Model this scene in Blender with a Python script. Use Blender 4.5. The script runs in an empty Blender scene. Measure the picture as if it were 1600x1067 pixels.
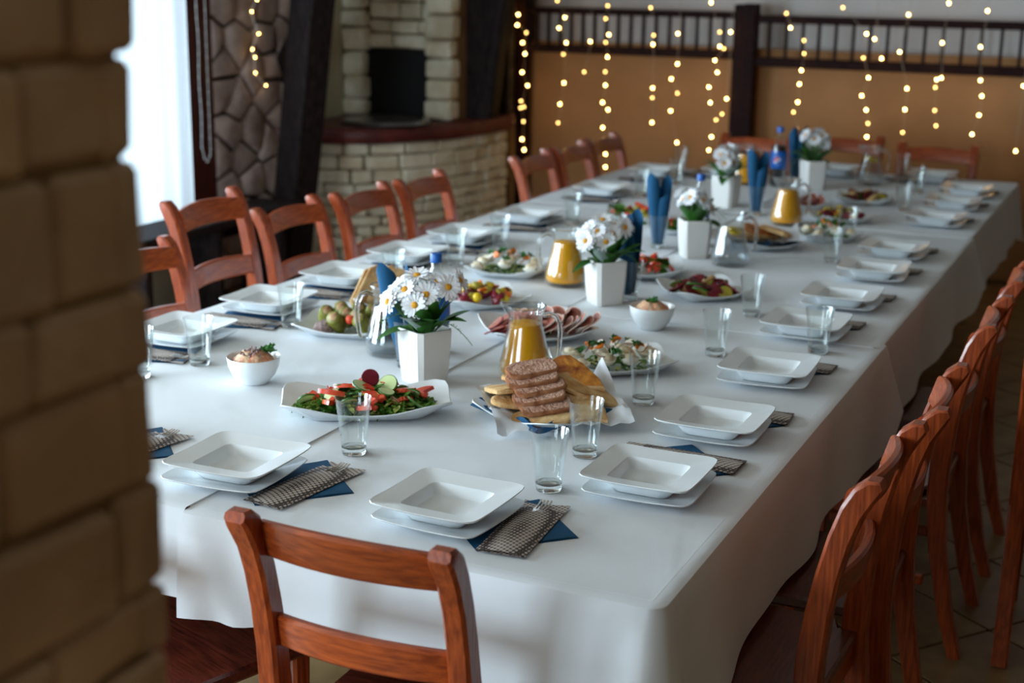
import bpy, bmesh, math, random
from mathutils import Vector, Matrix, Euler, noise
PI = math.pi
R_ = math.radians
random.seed(7)
C = bpy.context.scene.collection
SC = bpy.context.scene

# ------------------------------------------------------------------ camera, light, exposure
cam_d = bpy.data.cameras.new('camera'); cam = bpy.data.objects.new('camera', cam_d); C.objects.link(cam)
def cam_matrix(pitch, yaw, roll, loc):
    fwd = Vector((-math.sin(yaw)*math.cos(pitch), math.cos(yaw)*math.cos(pitch), -math.sin(pitch)))
    right = Vector((math.cos(yaw), math.sin(yaw), 0)); up = right.cross(fwd)
    r2 = right*math.cos(roll)+up*math.sin(roll); u2 = up*math.cos(roll)-right*math.sin(roll)
    m = Matrix((r2, u2, -fwd)).transposed().to_4x4(); m.translation = loc
    return m
cam.matrix_world = cam_matrix(R_(14.702), R_(24.765), R_(0.797), Vector((0, 0, 1.75)))
cam_d.sensor_width = 36; cam_d.lens = 50; cam_d.clip_start = .05; cam_d.clip_end = 60
cam_d.dof.use_dof = True; cam_d.dof.focus_distance = 2.85; cam_d.dof.aperture_fstop = 3.2
SC.camera = cam
SC.view_settings.view_transform = 'Standard'; SC.view_settings.look = 'None'
SC.view_settings.gamma = 1; SC.view_settings.use_curve_mapping = False
SC.view_settings.exposure = 0.22
try:
    SC.cycles.max_bounces = 12; SC.cycles.transparent_max_bounces = 24; SC.cycles.transmission_bounces = 10
    SC.cycles.caustics_reflective = False; SC.cycles.caustics_refractive = False
    SC.cycles.sample_clamp_indirect = 4
except Exception: pass
W = bpy.data.worlds.new('sky'); SC.world = W; W.use_nodes = True
bg = W.node_tree.nodes['Background']; bg.inputs[0].default_value = (.62, .78, 1, 1); bg.inputs[1].default_value = 1.0
WX, WY0, WY1, EX, ZC = -4.72, -2.6, 8.95, 3.4, 2.75      # left wall, back wall behind camera, far wall, right wall, ceiling
def area(name, loc, rot, sx, sy, power, col):
    l = bpy.data.lights.new(name, 'AREA'); l.shape = 'RECTANGLE'; l.size = sx; l.size_y = sy; l.energy = power; l.color = col
    o = bpy.data.objects.new(name, l); C.objects.link(o); o.location = loc; o.rotation_euler = rot; return o
DAY = (.70, .88, 1.0)
# daylight standing in the openings of the windows (left wall and the wall behind the camera)
area('window_left_middle_offscreen', (WX-.10, 3.55, 1.4), (0, -PI/2, 0), 1.5, 2.0, 150, DAY)
area('window_left_near_offscreen', (WX-.10, 0.6, 1.4), (0, -PI/2, 0), 1.5, 2.2, 250, DAY)
area('window_back_offscreen', (-2.6, WY0-.10, 1.45), (PI/2, 0, 0), 2.0, 1.5, 130, DAY)
area('window_curtain_daylight', (WX-.32, 5.45, 1.3), (0, -PI/2, 0), 1.9, 1.3, 24, DAY)   # behind the white curtain

# ------------------------------------------------------------------ helpers
def lin(c):
    c = c/255.0
    return c/12.92 if c <= .04045 else ((c+.055)/1.055)**2.4
def rgb(r, g, b): return (lin(r), lin(g), lin(b), 1)
class MB:
    def __init__(s): s.v = []; s.f = []; s.m = []
    def add(s, vs, fs, mi=0):
        n = len(s.v); s.v += [tuple(v) for v in vs]; s.f += [tuple(i+n for i in f) for f in fs]; s.m += [mi]*len(fs); return s
    def box(s, x0, x1, y0, y1, z0, z1, mi=0):
        vs = [(x, y, z) for z in (z0, z1) for y in (y0, y1) for x in (x0, x1)]
        return s.add(vs, [(0, 2, 3, 1), (4, 5, 7, 6), (0, 1, 5, 4), (2, 6, 7, 3), (0, 4, 6, 2), (1, 3, 7, 5)], mi)
    def block(s, w, d, h, ch=.006, jit=0, rng=random, at=(0, 0, 0), M=None, mi=0):
        # chamfered stone block centred on at
        vs = []; hx, hy, hz = w/2, d/2, h/2
        idx = {}
        for sx in (-1, 1):
            for sy in (-1, 1):
                for sz in (-1, 1):
                    j = Vector([rng.uniform(-jit, jit) for _ in range(3)])
                    for ax in range(3):
                        p = Vector((sx*(hx-(ch if ax != 0 else 0)), sy*(hy-(ch if ax != 1 else 0)), sz*(hz-(ch if ax != 2 else 0))))+j
                        idx[(sx, sy, sz, ax)] = len(vs); vs.append(p)
        fs = []
        for ax in range(3):
            o = [a for a in range(3) if a != ax]
            for sg in (-1, 1):
                q = []
                for a, b in ((-1, -1), (1, -1), (1, 1), (-1, 1)):
                    k = [0, 0, 0]; k[ax] = sg; k[o[0]] = a; k[o[1]] = b; q.append(idx[(*k, ax)])
                fs.append(q)
        for ax in range(3):
            o = [a for a in range(3) if a != ax]
            for a in (-1, 1):
                for b in (-1, 1):
                    k1 = [0, 0, 0]; k2 = [0, 0, 0]; k1[ax] = -1; k2[ax] = 1
                    for k in (k1, k2): k[o[0]] = a; k[o[1]] = b
                    fs.append((idx[(*k1, o[0])], idx[(*k1, o[1])], idx[(*k2, o[1])], idx[(*k2, o[0])]))
        for sx in (-1, 1):
            for sy in (-1, 1):
                for sz in (-1, 1): fs.append(tuple(idx[(sx, sy, sz, a)] for a in range(3)))
        at = Vector(at)
        vs = [(M @ v if M else v)+at for v in vs]
        return s.add(vs, fs, mi)
    def lathe(s, prof, n=24, mi=0, cap0=False, cap1=False, at=(0, 0, 0), sq=None):
        vs = []; fs = []
        for r, z in prof:
            for i in range(n):
                a = 2*PI*i/n; vs.append((at[0]+r*math.cos(a), at[1]+r*math.sin(a), at[2]+z))
        for k in range(len(prof)-1):
            for i in range(n):
                j = (i+1) % n; fs.append((k*n+i, k*n+j, (k+1)*n+j, (k+1)*n+i))
        if cap0: fs.append(tuple(reversed(range(n))))
        if cap1: fs.append(tuple((len(prof)-1)*n+i for i in range(n)))
        return s.add(vs, fs, mi)
    def rings(s, rings, mi=0, cap0=True, cap1=True, closed=True):
        n = len(rings[0]); vs = [p for r in rings for p in r]; fs = []
        for k in range(len(rings)-1):
            for i in range(n if closed else n-1):
                j = (i+1) % n; fs.append((k*n+i, k*n+j, (k+1)*n+j, (k+1)*n+i))
        if cap0: fs.append(tuple(reversed(range(n))))
        if cap1: fs.append(tuple((len(rings)-1)*n+i for i in range(n)))
        return s.add(vs, fs, mi)
    def tube(s, path, rad, n=8, mi=0, cap=True):
        path = [Vector(p) for p in path]; rr = rad if isinstance(rad, (list, tuple)) else [rad]*len(path)
        rings = []; up = None
        for i, p in enumerate(path):
            t = (path[min(i+1, len(path)-1)]-path[max(i-1, 0)]).normalized()
            if up is None: up = t.orthogonal().normalized()
            up = (up-t*up.dot(t)).normalized(); w = t.cross(up)
            rings.append([p+(up*math.cos(2*PI*k/n)+w*math.sin(2*PI*k/n))*rr[i] for k in range(n)])
        return s.rings(rings, mi, cap, cap)
    def blob(s, c, r, seg=8, rng=4, jit=0, mi=0, M=None, seed=0):
        c = Vector(c); r = Vector(r) if not isinstance(r, (int, float)) else Vector((r, r, r))
        vs = []; fs = []
        for k in range(1, rng):
            ph = PI*k/rng
            for i in range(seg):
                a = 2*PI*i/seg; d = Vector((math.sin(ph)*math.cos(a), math.sin(ph)*math.sin(a), math.cos(ph)))
                q = 1+jit*noise.noise(d*2.1+Vector((seed*3.7, seed*1.3, 0)))
                p = Vector((d.x*r.x*q, d.y*r.y*q, d.z*r.z*q)); vs.append((M @ p if M else p)+c)
        top = Vector((0, 0, r.z)); vs.append((M @ top if M else top)+c); bot = -top; vs.append((M @ bot if M else bot)+c)
        T = len(vs)-2; B = T+1
        for i in range(seg):
            j = (i+1) % seg; fs.append((T, i, j)); fs.append((B, (rng-2)*seg+j, (rng-2)*seg+i))
            for k in range(rng-2): fs.append((k*seg+i, (k+1)*seg+i, (k+1)*seg+j, k*seg+j))
        return s.add(vs, fs, mi)
    def mesh(s, name, mats, smooth=True, ang=40):
        me = bpy.data.meshes.new(name); me.from_pydata(s.v, [], s.f)
        for m in (mats if isinstance(mats, (list, tuple)) else [mats]): me.materials.append(m)
        me.polygons.foreach_set('material_index', s.m)
        bm = bmesh.new(); bm.from_mesh(me); bmesh.ops.recalc_face_normals(bm, faces=bm.faces); bm.to_mesh(me); bm.free()
        if smooth:
            me.shade_smooth(); me.set_sharp_from_angle(angle=R_(ang))
        me.update(); return me
    def build(s, name, mats, parent=None, smooth=True, ang=40, **k): return ob(name, s.mesh(name, mats, smooth, ang), parent, **k)
def ob(name, me, parent=None, loc=(0, 0, 0), rot=(0, 0, 0), sc=None):
    o = bpy.data.objects.new(name, me); C.objects.link(o)
    if parent: o.parent = parent
    o.location = loc; o.rotation_euler = rot
    if sc is not None: o.scale = (sc, sc, sc) if isinstance(sc, (int, float)) else sc
    return o
def tag(o, label, cat, group=None, kind=None):
    o['label'] = label; o['category'] = cat
    if group: o['group'] = group
    if kind: o['kind'] = kind
    return o
def thing(name, label, cat, loc=(0, 0, 0), rz=0, group=None):
    o = ob(name, None, None, loc, (0, 0, rz)); o.empty_display_size = .05; return tag(o, label, cat, group)
def struct(o): o['kind'] = 'structure'; return o
def clone(root, loc, rz, label=None, sc=None, group=None):
    r = root.copy(); C.objects.link(r); r.location = loc; r.rotation_euler = (0, 0, rz)
    if sc is not None: r.scale = sc
    if label: r['label'] = label
    if group: r['group'] = group
    for ch in root.children:
        c = ch.copy(); C.objects.link(c); c.parent = r
        for g in ch.children:
            d = g.copy(); C.objects.link(d); d.parent = c
    return r
ORD = ['first', 'second', 'third', 'fourth', 'fifth', 'sixth', 'seventh', 'eighth', 'ninth', 'tenth', 'eleventh', 'twelfth']

# ------------------------------------------------------------------ materials
def nt(name):
    m = bpy.data.materials.new(name); m.use_nodes = True
    return m, m.node_tree.nodes, m.node_tree.links, m.node_tree.nodes['Principled BSDF']
def mat(name, col, rough=.5, spec=.5, var=0, vscale=8, col2=None, bump=0, bscale=60, sss=0, sheen=0, coat=0, metal=0, trans=0, stretch=None, rnd=0, detail=4):
    m, N, L, P = nt(name)
    P.inputs['Roughness'].default_value = rough; P.inputs['Specular IOR Level'].default_value = spec
    P.inputs['Metallic'].default_value = metal; P.inputs['Coat Weight'].default_value = coat; P.inputs['Coat Roughness'].default_value = .12
    if sheen: P.inputs['Sheen Weight'].default_value = sheen
    if sss:
        P.inputs['Subsurface Weight'].default_value = sss; P.inputs['Subsurface Scale'].default_value = .01
    tc = N.new('ShaderNodeTexCoord'); vec = tc.outputs['Object']
    if stretch:
        mp = N.new('ShaderNodeMapping'); mp.inputs['Scale'].default_value = stretch; L.new(vec, mp.inputs[0]); vec = mp.outputs[0]
    out = None
    if col2 is not None or var:
        nz = N.new('ShaderNodeTexNoise'); nz.inputs['Scale'].default_value = vscale; nz.inputs['Detail'].default_value = detail; L.new(vec, nz.inputs['Vector'])
        r = N.new('ShaderNodeValToRGB'); r.color_ramp.elements[0].position = .35; r.color_ramp.elements[1].position = .68
        c2 = col2 or tuple(max(0, c*(1-var)) for c in col[:3])+(1,)
        r.color_ramp.elements[0].color = c2; r.color_ramp.elements[1].color = col
        L.new(nz.outputs['Fac'], r.inputs[0]); out = r.outputs[0]
    if rnd:
        oi = N.new('ShaderNodeObjectInfo'); h = N.new('ShaderNodeHueSaturation')
        mr = N.new('ShaderNodeMapRange'); mr.inputs[3].default_value = 1-rnd; mr.inputs[4].default_value = 1+rnd
        L.new(oi.outputs['Random'], mr.inputs[0]); L.new(mr.outputs[0], h.inputs['Value'])
        if out: L.new(out, h.inputs['Color'])
        else: h.inputs['Color'].default_value = col
        out = h.outputs[0]
    if out: L.new(out, P.inputs['Base Color'])
    else: P.inputs['Base Color'].default_value = col
    if bump:
        n2 = N.new('ShaderNodeTexNoise'); n2.inputs['Scale'].default_value = bscale; n2.inputs['Detail'].default_value = 5; L.new(vec, n2.inputs['Vector'])
        b = N.new('ShaderNodeBump'); b.inputs['Strength'].default_value = bump; b.inputs['Distance'].default_value = .01
        L.new(n2.outputs['Fac'], b.inputs['Height']); L.new(b.outputs[0], P.inputs['Normal'])
    return m
def clear(name, tint=(.975, .99, .985, 1), f0=.08, f1=.78):
    # thin glass wall: mostly see-through, mirror-like towards grazing angles
    m, N, L, P = nt(name); N.remove(P)
    t = N.new('ShaderNodeBsdfTransparent'); t.inputs[0].default_value = tint
    g = N.new('ShaderNodeBsdfGlossy'); g.inputs['Roughness'].default_value = .03; g.inputs[0].default_value = (.95, .98, 1, 1)
    lw = N.new('ShaderNodeLayerWeight'); lw.inputs[0].default_value = .35
    mr = N.new('ShaderNodeMapRange'); mr.inputs[3].default_value = f0; mr.inputs[4].default_value = f1
    L.new(lw.outputs['Facing'], mr.inputs[0])
    pw = N.new('ShaderNodeMath'); pw.operation = 'POWER'; pw.inputs[1].default_value = 1.6; L.new(mr.outputs[0], pw.inputs[0])
    mx = N.new('ShaderNodeMixShader'); L.new(pw.outputs[0], mx.inputs[0]); L.new(t.outputs[0], mx.inputs[1]); L.new(g.outputs[0], mx.inputs[2])
    L.new(mx.outputs[0], N['Material Output'].inputs[0]); return m
def solidglass(name, ior=1.45, col=(.98, 1, 1, 1)):
    m, N, L, P = nt(name)
    P.inputs['Transmission Weight'].default_value = 1; P.inputs['Roughness'].default_value = 0; P.inputs['IOR'].default_value = ior
    P.inputs['Base Color'].default_value = col; return m
def emit(name, col, s):
    m, N, L, P = nt(name); P.inputs['Emission Color'].default_value = col; P.inputs['Emission Strength'].default_value = s; P.inputs['Base Color'].default_value = col; return m
def wood(name, c1, c2, rough=.3, coat=.35, stretch=(14, 14, 1.2), rnd=.12, spec=.5):
    m = mat(name, c1, rough, spec, col2=c2, vscale=8, stretch=stretch, bump=.12, bscale=9, coat=coat, rnd=rnd); return m
M = {}
M['chair'] = wood('stained_cherry_wood', rgb(172, 76, 31), rgb(124, 48, 20), .3, .3, (16, 16, 1.5))
M['chair_h'] = wood('stained_cherry_wood_rail', rgb(174, 79, 32), rgb(128, 51, 21), .3, .3, (1.5, 16, 16))
M['seat'] = wood('seat_wood', rgb(104, 44, 30), rgb(66, 25, 18), .28, .4, (1.6, 14, 14))
M['dark'] = wood('dark_beam_wood', rgb(52, 42, 42), rgb(20, 15, 15), .7, 0, (10, 10, 1.5), .05, .15)
M['rail'] = wood('railing_wood', rgb(44, 18, 15), rgb(24, 10, 9), .65, 0, (2, 10, 10), .05, .12)
M['frame'] = wood('window_wood', rgb(96, 34, 24), rgb(60, 20, 15), .4, .1, (12, 12, 1.2), .05)
def cloth_mat():
    m, N, L, P = nt('tablecloth_linen')
    P.inputs['Base Color'].default_value = rgb(222, 226, 230); P.inputs['Roughness'].default_value = .85; P.inputs['Sheen Weight'].default_value = .15
    tc = N.new('ShaderNodeTexCoord')
    w1 = N.new('ShaderNodeTexNoise'); w1.inputs['Scale'].default_value = 3.2; w1.inputs['Detail'].default_value = 3; w1.inputs['Distortion'].default_value = .6; L.new(tc.outputs['Object'], w1.inputs[0])
    w2 = N.new('ShaderNodeTexNoise'); w2.inputs['Scale'].default_value = 420; w2.inputs['Detail'].default_value = 1; L.new(tc.outputs['Object'], w2.inputs[0])
    b1 = N.new('ShaderNodeBump'); b1.inputs['Strength'].default_value = .35; b1.inputs['Distance'].default_value = .02; L.new(w1.outputs[0], b1.inputs['Height'])
    b2 = N.new('ShaderNodeBump'); b2.inputs['Strength'].default_value = .12; b2.inputs['Distance'].default_value = .002; L.new(w2.outputs[0], b2.inputs['Height']); L.new(b1.outputs[0], b2.inputs['Normal'])
    L.new(b2.outputs[0], P.inputs['Normal']); return m
M['cloth'] = cloth_mat()
M['china'] = mat('white_china', rgb(232, 236, 238), .2, .4, coat=.0)
M['glass'] = clear('clear_glass'); M['gbase'] = solidglass('glass_base'); M['water'] = clear('water', (.84, .87, .89, 1), .05, .5)
M['jugglass'] = clear('jug_glass', (.985, .992, .99, 1), .10, .85)
M['juice'] = mat('orange_juice', rgb(255, 178, 14), .3, .4, sss=.25)
M['lemon'] = mat('lemon', rgb(240, 208, 40), .4); M['lemonr'] = mat('lemon_rind', rgb(245, 190, 10), .4)
M['navy'] = mat('blue_paper', rgb(24, 84, 124), .75, .25, var=.18, vscale=9, bump=.1, bscale=30)
M['steel'] = mat('cutlery_steel', rgb(190, 180, 172), .22, .5, metal=1)
def weave():
    m, N, L, P = nt('woven_pouch'); P.inputs['Roughness'].default_value = .7
    tc = N.new('ShaderNodeTexCoord'); mp = N.new('ShaderNodeMapping'); mp.inputs['Scale'].default_value = (1, .72, 1); L.new(tc.outputs['Object'], mp.inputs[0])
    ck = N.new('ShaderNodeTexVoronoi'); ck.inputs['Scale'].default_value = 135; ck.inputs['Randomness'].default_value = .0
    mp.inputs['Rotation'].default_value = (0, 0, .35); L.new(mp.outputs[0], ck.inputs['Vector'])
    r = N.new('ShaderNodeValToRGB'); r.color_ramp.elements[0].position = .42; r.color_ramp.elements[0].color = rgb(198, 186, 178); r.color_ramp.elements[1].position = .52; r.color_ramp.elements[1].color = rgb(62, 50, 46)
    L.new(ck.outputs['Distance'], r.inputs[0]); L.new(r.outputs[0], P.inputs['Base Color']); return m
M['weave'] = weave()
M['planter'] = mat('white_ceramic', rgb(236, 234, 230), .35, .4)
M['petal'] = mat('daisy_petal', rgb(246, 246, 248), .6, .2, sss=.1); M['disc'] = mat('daisy_centre', rgb(228, 158, 26), .7, bump=.5, bscale=300)
M['leaf'] = mat('leaf_green', rgb(52, 104, 34), .45, .4, var=.35, vscale=14, rnd=.2); M['leafpale'] = mat('leaf_silver', rgb(150, 166, 156), .6, .3, var=.25, vscale=20)
M['stem'] = mat('stem_green', rgb(78, 120, 46), .6)
M['sandstone'] = mat('sandstone_pillar', rgb(206, 177, 143), .85, .2, col2=rgb(174, 144, 112), vscale=5, bump=.5, bscale=40, rnd=.12)
M['pstone'] = mat('pale_limestone', rgb(240, 236, 216), .85, .2, col2=rgb(214, 202, 172), vscale=7, bump=.5, bscale=40, rnd=.1)
M['rubble'] = mat('rubble_stone', rgb(208, 190, 183), .85, .2, col2=rgb(150, 132, 126), vscale=6, bump=.6, bscale=25, rnd=.12)
M['mortar'] = mat('dark_mortar', rgb(52, 38, 30), .9, .1, var=.3, bump=.4)
M['mortar2'] = mat('tan_mortar', rgb(150, 120, 86), .9, .1, var=.3, bump=.4)
M['redslab'] = mat('red_stone_slab', rgb(118, 52, 46), .45, .4, col2=rgb(78, 30, 28), vscale=7, bump=.2)
M['black'] = mat('sooty_black_iron', rgb(14, 13, 13), .6, .3); M['iron'] = mat('tray_iron', rgb(150, 148, 148), .28, .5, metal=.9, var=.4, vscale=4)
M['plaster'] = mat('cream_plaster', rgb(196, 186, 156), .9, .1, var=.15, vscale=5)
M['wall'] = mat('tan_wall', rgb(140, 112, 84), .9, .1, var=.12, vscale=2)
M['ceil'] = mat('ceiling_cloth', rgb(178, 168, 156), .9, .1)
M['goldcloth'] = mat('gold_drape', rgb(176, 128, 84), .75, .2, var=.2, vscale=3, sheen=.2)
M['greycloth'] = mat('grey_white_drape', rgb(214, 206, 202), .8, .2, var=.1, vscale=3)
M['tile'] = mat('beige_floor_tile', rgb(146, 118, 78), .4, .35, col2=rgb(122, 94, 60), vscale=9, rnd=.08); M['grout'] = mat('dark_grout', rgb(60, 46, 34), .9, .1)
M['blue'] = mat('bottle_blue', rgb(12, 92, 178), .35, .5); M['red'] = mat('emblem_red', rgb(200, 24, 40), .4); M['white'] = mat('emblem_white', rgb(240, 240, 240), .4)
M['cola'] = mat('cola', rgb(22, 10, 6), .08, .5, coat=.5)
M['bulb'] = emit('fairy_bulb_glow', (1, .60, .18, 1), 30.0); M['bulbdim'] = emit('fairy_bulb_faint', (1, .60, .18, 1), 9.0); M['wire'] = mat('clear_wire', rgb(180, 160, 130), .5)
# food
M['bread'] = mat('bread_crumb', rgb(206, 168, 128), .85, .2, col2=rgb(166, 120, 84), vscale=40, bump=.7, bscale=120)
M['rye'] = mat('rye_crumb', rgb(208, 168, 146), .85, .2, col2=rgb(166, 116, 92), vscale=60, bump=.8, bscale=140); M['crust'] = mat('bread_crust', rgb(184, 130, 94), .8, .2, col2=rgb(128, 76, 46), vscale=25, bump=.5)
M['flat'] = mat('flatbread', rgb(228, 194, 142), .8, .2, col2=rgb(186, 136, 82), vscale=26, bump=.4, bscale=80, rnd=.06); M['toast'] = mat('cheese_toast', rgb(236, 158, 58), .5, .4, col2=rgb(150, 60, 14), vscale=34, bump=.5)
M['paper'] = mat('white_paper', rgb(226, 230, 236), .8, .2)
M['tomato'] = mat('tomato', rgb(214, 52, 30), .25, .5, col2=rgb(226, 92, 58), vscale=30, rnd=.12); M['cuke'] = mat('cucumber_flesh', rgb(206, 222, 160), .4); M['cukeskin'] = mat('cucumber_skin', rgb(60, 110, 40), .4)
M['lettuce'] = mat('lettuce', rgb(92, 140, 44), .5, .4, col2=rgb(46, 96, 28), vscale=20, rnd=.3); M['pale'] = mat('pale_lettuce', rgb(206, 214, 128), .5, rnd=.15)
M['olive'] = mat('dark_olive', rgb(40, 26, 22), .25); M['radish'] = mat('radish_skin', rgb(150, 24, 50), .4); M['onion'] = mat('red_onion', rgb(150, 70, 92), .4, col2=rgb(214, 170, 176), vscale=30)
M['egg'] = mat('egg_white', rgb(246, 240, 224), .35, .4); M['cream'] = mat('egg_cream', rgb(236, 216, 172), .5, col2=rgb(244, 234, 208), vscale=50, bump=.4)
M['ham'] = mat('ham', rgb(194, 118, 100), .4, .4, col2=rgb(150, 72, 58), vscale=30, rnd=.15); M['salami'] = mat('salami', rgb(150, 72, 58), .4, .4, col2=rgb(192, 136, 118), vscale=70, rnd=.1); M['fat'] = mat('ham_fat', rgb(236, 206, 190), .4)
M['roll'] = mat('stuffed_pepper', rgb(142, 142, 58), .4, .4, col2=rgb(100, 96, 32), vscale=16, rnd=.12); M['filling'] = mat('meat_filling', rgb(150, 92, 70), .7, col2=rgb(196, 166, 120), vscale=60, bump=.6)
M['paste'] = mat('herbed_paste', rgb(188, 160, 152), .8, col2=rgb(110, 88, 96), vscale=90, bump=.8, bscale=160)
M['beet'] = mat('beetroot', rgb(142, 18, 44), .3, .5, col2=rgb(96, 10, 30), vscale=20, rnd=.15); M['yellow'] = mat('yellow_pepper', rgb(232, 196, 30), .35, rnd=.1); M['carrot'] = mat('carrot', rgb(236, 120, 24), .4, rnd=.1)
M['olivegreen'] = mat('green_olive', rgb(164, 150, 50), .35, rnd=.15); M['salad'] = mat('creamy_salad', rgb(228, 200, 162), .6, col2=rgb(206, 120, 84), vscale=60, bump=.6, bscale=100); M['parsley'] = mat('parsley', rgb(48, 110, 34), .5, rnd=.25)
M['tan'] = mat('hummus', rgb(206, 172, 110), .6, var=.2, vscale=30)

# ------------------------------------------------------------------ the room
def boxo(name, b, m, parent=None): return MB().box(*b).build(name, m, parent, smooth=False)
fl = struct(boxo('floor', (WX-.3, EX+.2, WY0-.2, WY1+.2, -.12, -.004), M['grout']))
# beige tiles laid diagonally, 0.43 m, the near part of the floor the picture can see
ta = R_(52); ts = .36; tu = Vector((math.cos(ta), math.sin(ta), 0)); tv = Vector((-math.sin(ta), math.cos(ta), 0)); T0 = Vector((-.301, 3.825, 0))
tm = MB().block(ts-.008, ts-.008, .012, .002).mesh('tile', M['tile'], smooth=False)
cand = []
for i in range(-30, 31):
    for j in range(-30, 31):
        p = T0+tu*ts*(i+.5)+tv*ts*(j+.5)
        if WX+.25 < p.x < EX-.3 and WY0+.3 < p.y < WY1-.3: cand.append((abs(p.y-3.8)+.6*abs(p.x+.6), p))
cand.sort(key=lambda c: c[0])
for _, p in cand[:300]: ob('tile', tm, fl, (p.x, p.y, -.004), (0, 0, ta))
big = MB()
for _, p in cand[300:]:
    big.block(ts-.008, ts-.008, .012, .002, at=(p.x, p.y, -.004), M=Matrix.Rotation(ta, 3, 'Z'))
o = big.build('tile_field', M['tile'], fl, smooth=False); o['kind'] = 'stuff'
struct(boxo('ceiling', (WX-.3, EX+.2, WY0-.2, WY1+.2, ZC, ZC+.1), M['ceil']))
struct(boxo('wall_right', (EX, EX+.15, WY0-.2, WY1+.2, 0, ZC), M['wall']))
struct(boxo('wall_far', (WX-.3, EX+.2, WY1, WY1+.15, 0, ZC), M['wall']))
# wall behind the camera with one window opening
wb = MB(); y0, y1 = WY0-.2, WY0
wb.box(WX-.3, -3.65, y0, y1, 0, ZC).box(-1.55, EX+.2, y0, y1, 0, ZC).box(-3.65, -1.55, y0, y1, 0, .65).box(-3.65, -1.55, y0, y1, 2.25, ZC)
struct(wb.build('wall_back', M['wall'], smooth=False))
# left wall with three openings
wl = MB(); x0, x1 = WX-.2, WX
ops = [(-.55, 1.75), (2.5, 4.6), (4.75, 6.15)]; prev = WY0-.2
for k, (a, b) in enumerate(ops):
    s0 = .62 if k < 2 else .36
    wl.box(x0, x1, prev, a, 0, ZC); wl.box(x0, x1, a, b, 0, s0); wl.box(x0, x1, a, b, 2.25, ZC); prev = b
wl.box(x0, x1, prev, WY1+.15, 0, ZC)
wall_left = struct(wl.build('wall_left', M['plaster'], smooth=False))
def window(n, axis, a, b, z0, z1, pos):
    m = MB(); t = .06
    def bx(u0, u1, w0, w1):
        if axis == 'x': m.box(pos-.12, pos+.015, u0, u1, w0, w1)
        else: m.box(u0, u1, pos-.12, pos+.015, w0, w1)
    bx(a-.04, a+t, z0-.04, z1+.04); bx(b-t, b+.04, z0-.04, z1+.04); bx(a, b, z0-.04, z0+t); bx(a, b, z1-t, z1+.04); bx((a+b)/2-.025, (a+b)/2+.025, z0, z1)
    o = struct(m.build('window_%d' % n, M['frame'], smooth=False)); return o
window(1, 'x', -.5, 1.7, .65, 2.22, WX); window(2, 'x', 2.55, 4.55, .65, 2.22, WX); window(4, 'y', -3.6, -1.6, .68, 2.22, WY0)
w3 = MB(); w3.box(WX-.10, WX+.05, 6.03, 6.28, .30, 2.35); w3.box(WX-.10, WX+.02, 4.7, 6.06, 2.2, 2.33); w3.box(WX-.1, WX+.02, 4.7, 4.8, .30, 2.3)
win3 = struct(w3.build('window_3', M['frame'], smooth=False))
boxo('window_sill', (WX-.1, WX+.2, 4.7, 6.3, .34, .40), M['dark'], win3)
# white curtain hanging in the window, lit from outside
def curtain_mat():
    m, N, L, P = nt('white_sheer'); N.remove(P)
    d = N.new('ShaderNodeBsdfDiffuse'); d.inputs[0].default_value = rgb(235, 240, 242); t = N.new('ShaderNodeBsdfTranslucent'); t.inputs[0].default_value = rgb(244, 250, 252)
    mx = N.new('ShaderNodeMixShader'); mx.inputs[0].default_value = .6; L.new(d.outputs[0], mx.inputs[1]); L.new(t.outputs[0], mx.inputs[2]); L.new(mx.outputs[0], N['Material Output'].inputs[0]); return m
cv = []; n = 90
for k in range(2):
    z = (.44, 2.28)[k]
for z in (.41, 1.0, 1.6, 2.28):
    cv.append([(WX+.06+.028*math.sin(i*.75)+.012*math.sin(i*.31+1), 4.72+1.36*i/n, z) for i in range(n+1)])
cu = MB().rings(cv, 0, False, False, False).build('curtain', curtain_mat(), ang=80)
tag(cu, 'white sheer curtain hanging in the window beside the stone wall', 'curtain')
pth = [(WX+.1, 6.10+.004*math.sin(i), 2.2-.06*i) for i in range(24)]+[(WX+.1, 6.115, .76), (WX+.1, 6.14, .74), (WX+.1, 6.165, .77)]+[(WX+.1, 6.17, .8+.06*i) for i in range(24)]
bc = thing('blind_chain', 'white beaded blind chain looping down beside the window frame', 'chain', (0, 0, 0))
MB().tube(pth, .0028, 5).build('cord', M['china'], bc)
bd = MB()
for p in pth: bd.blob(p, .0062, 6, 4)
bd.build('beads', M['china'], bc)['kind'] = 'stuff'

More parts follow.
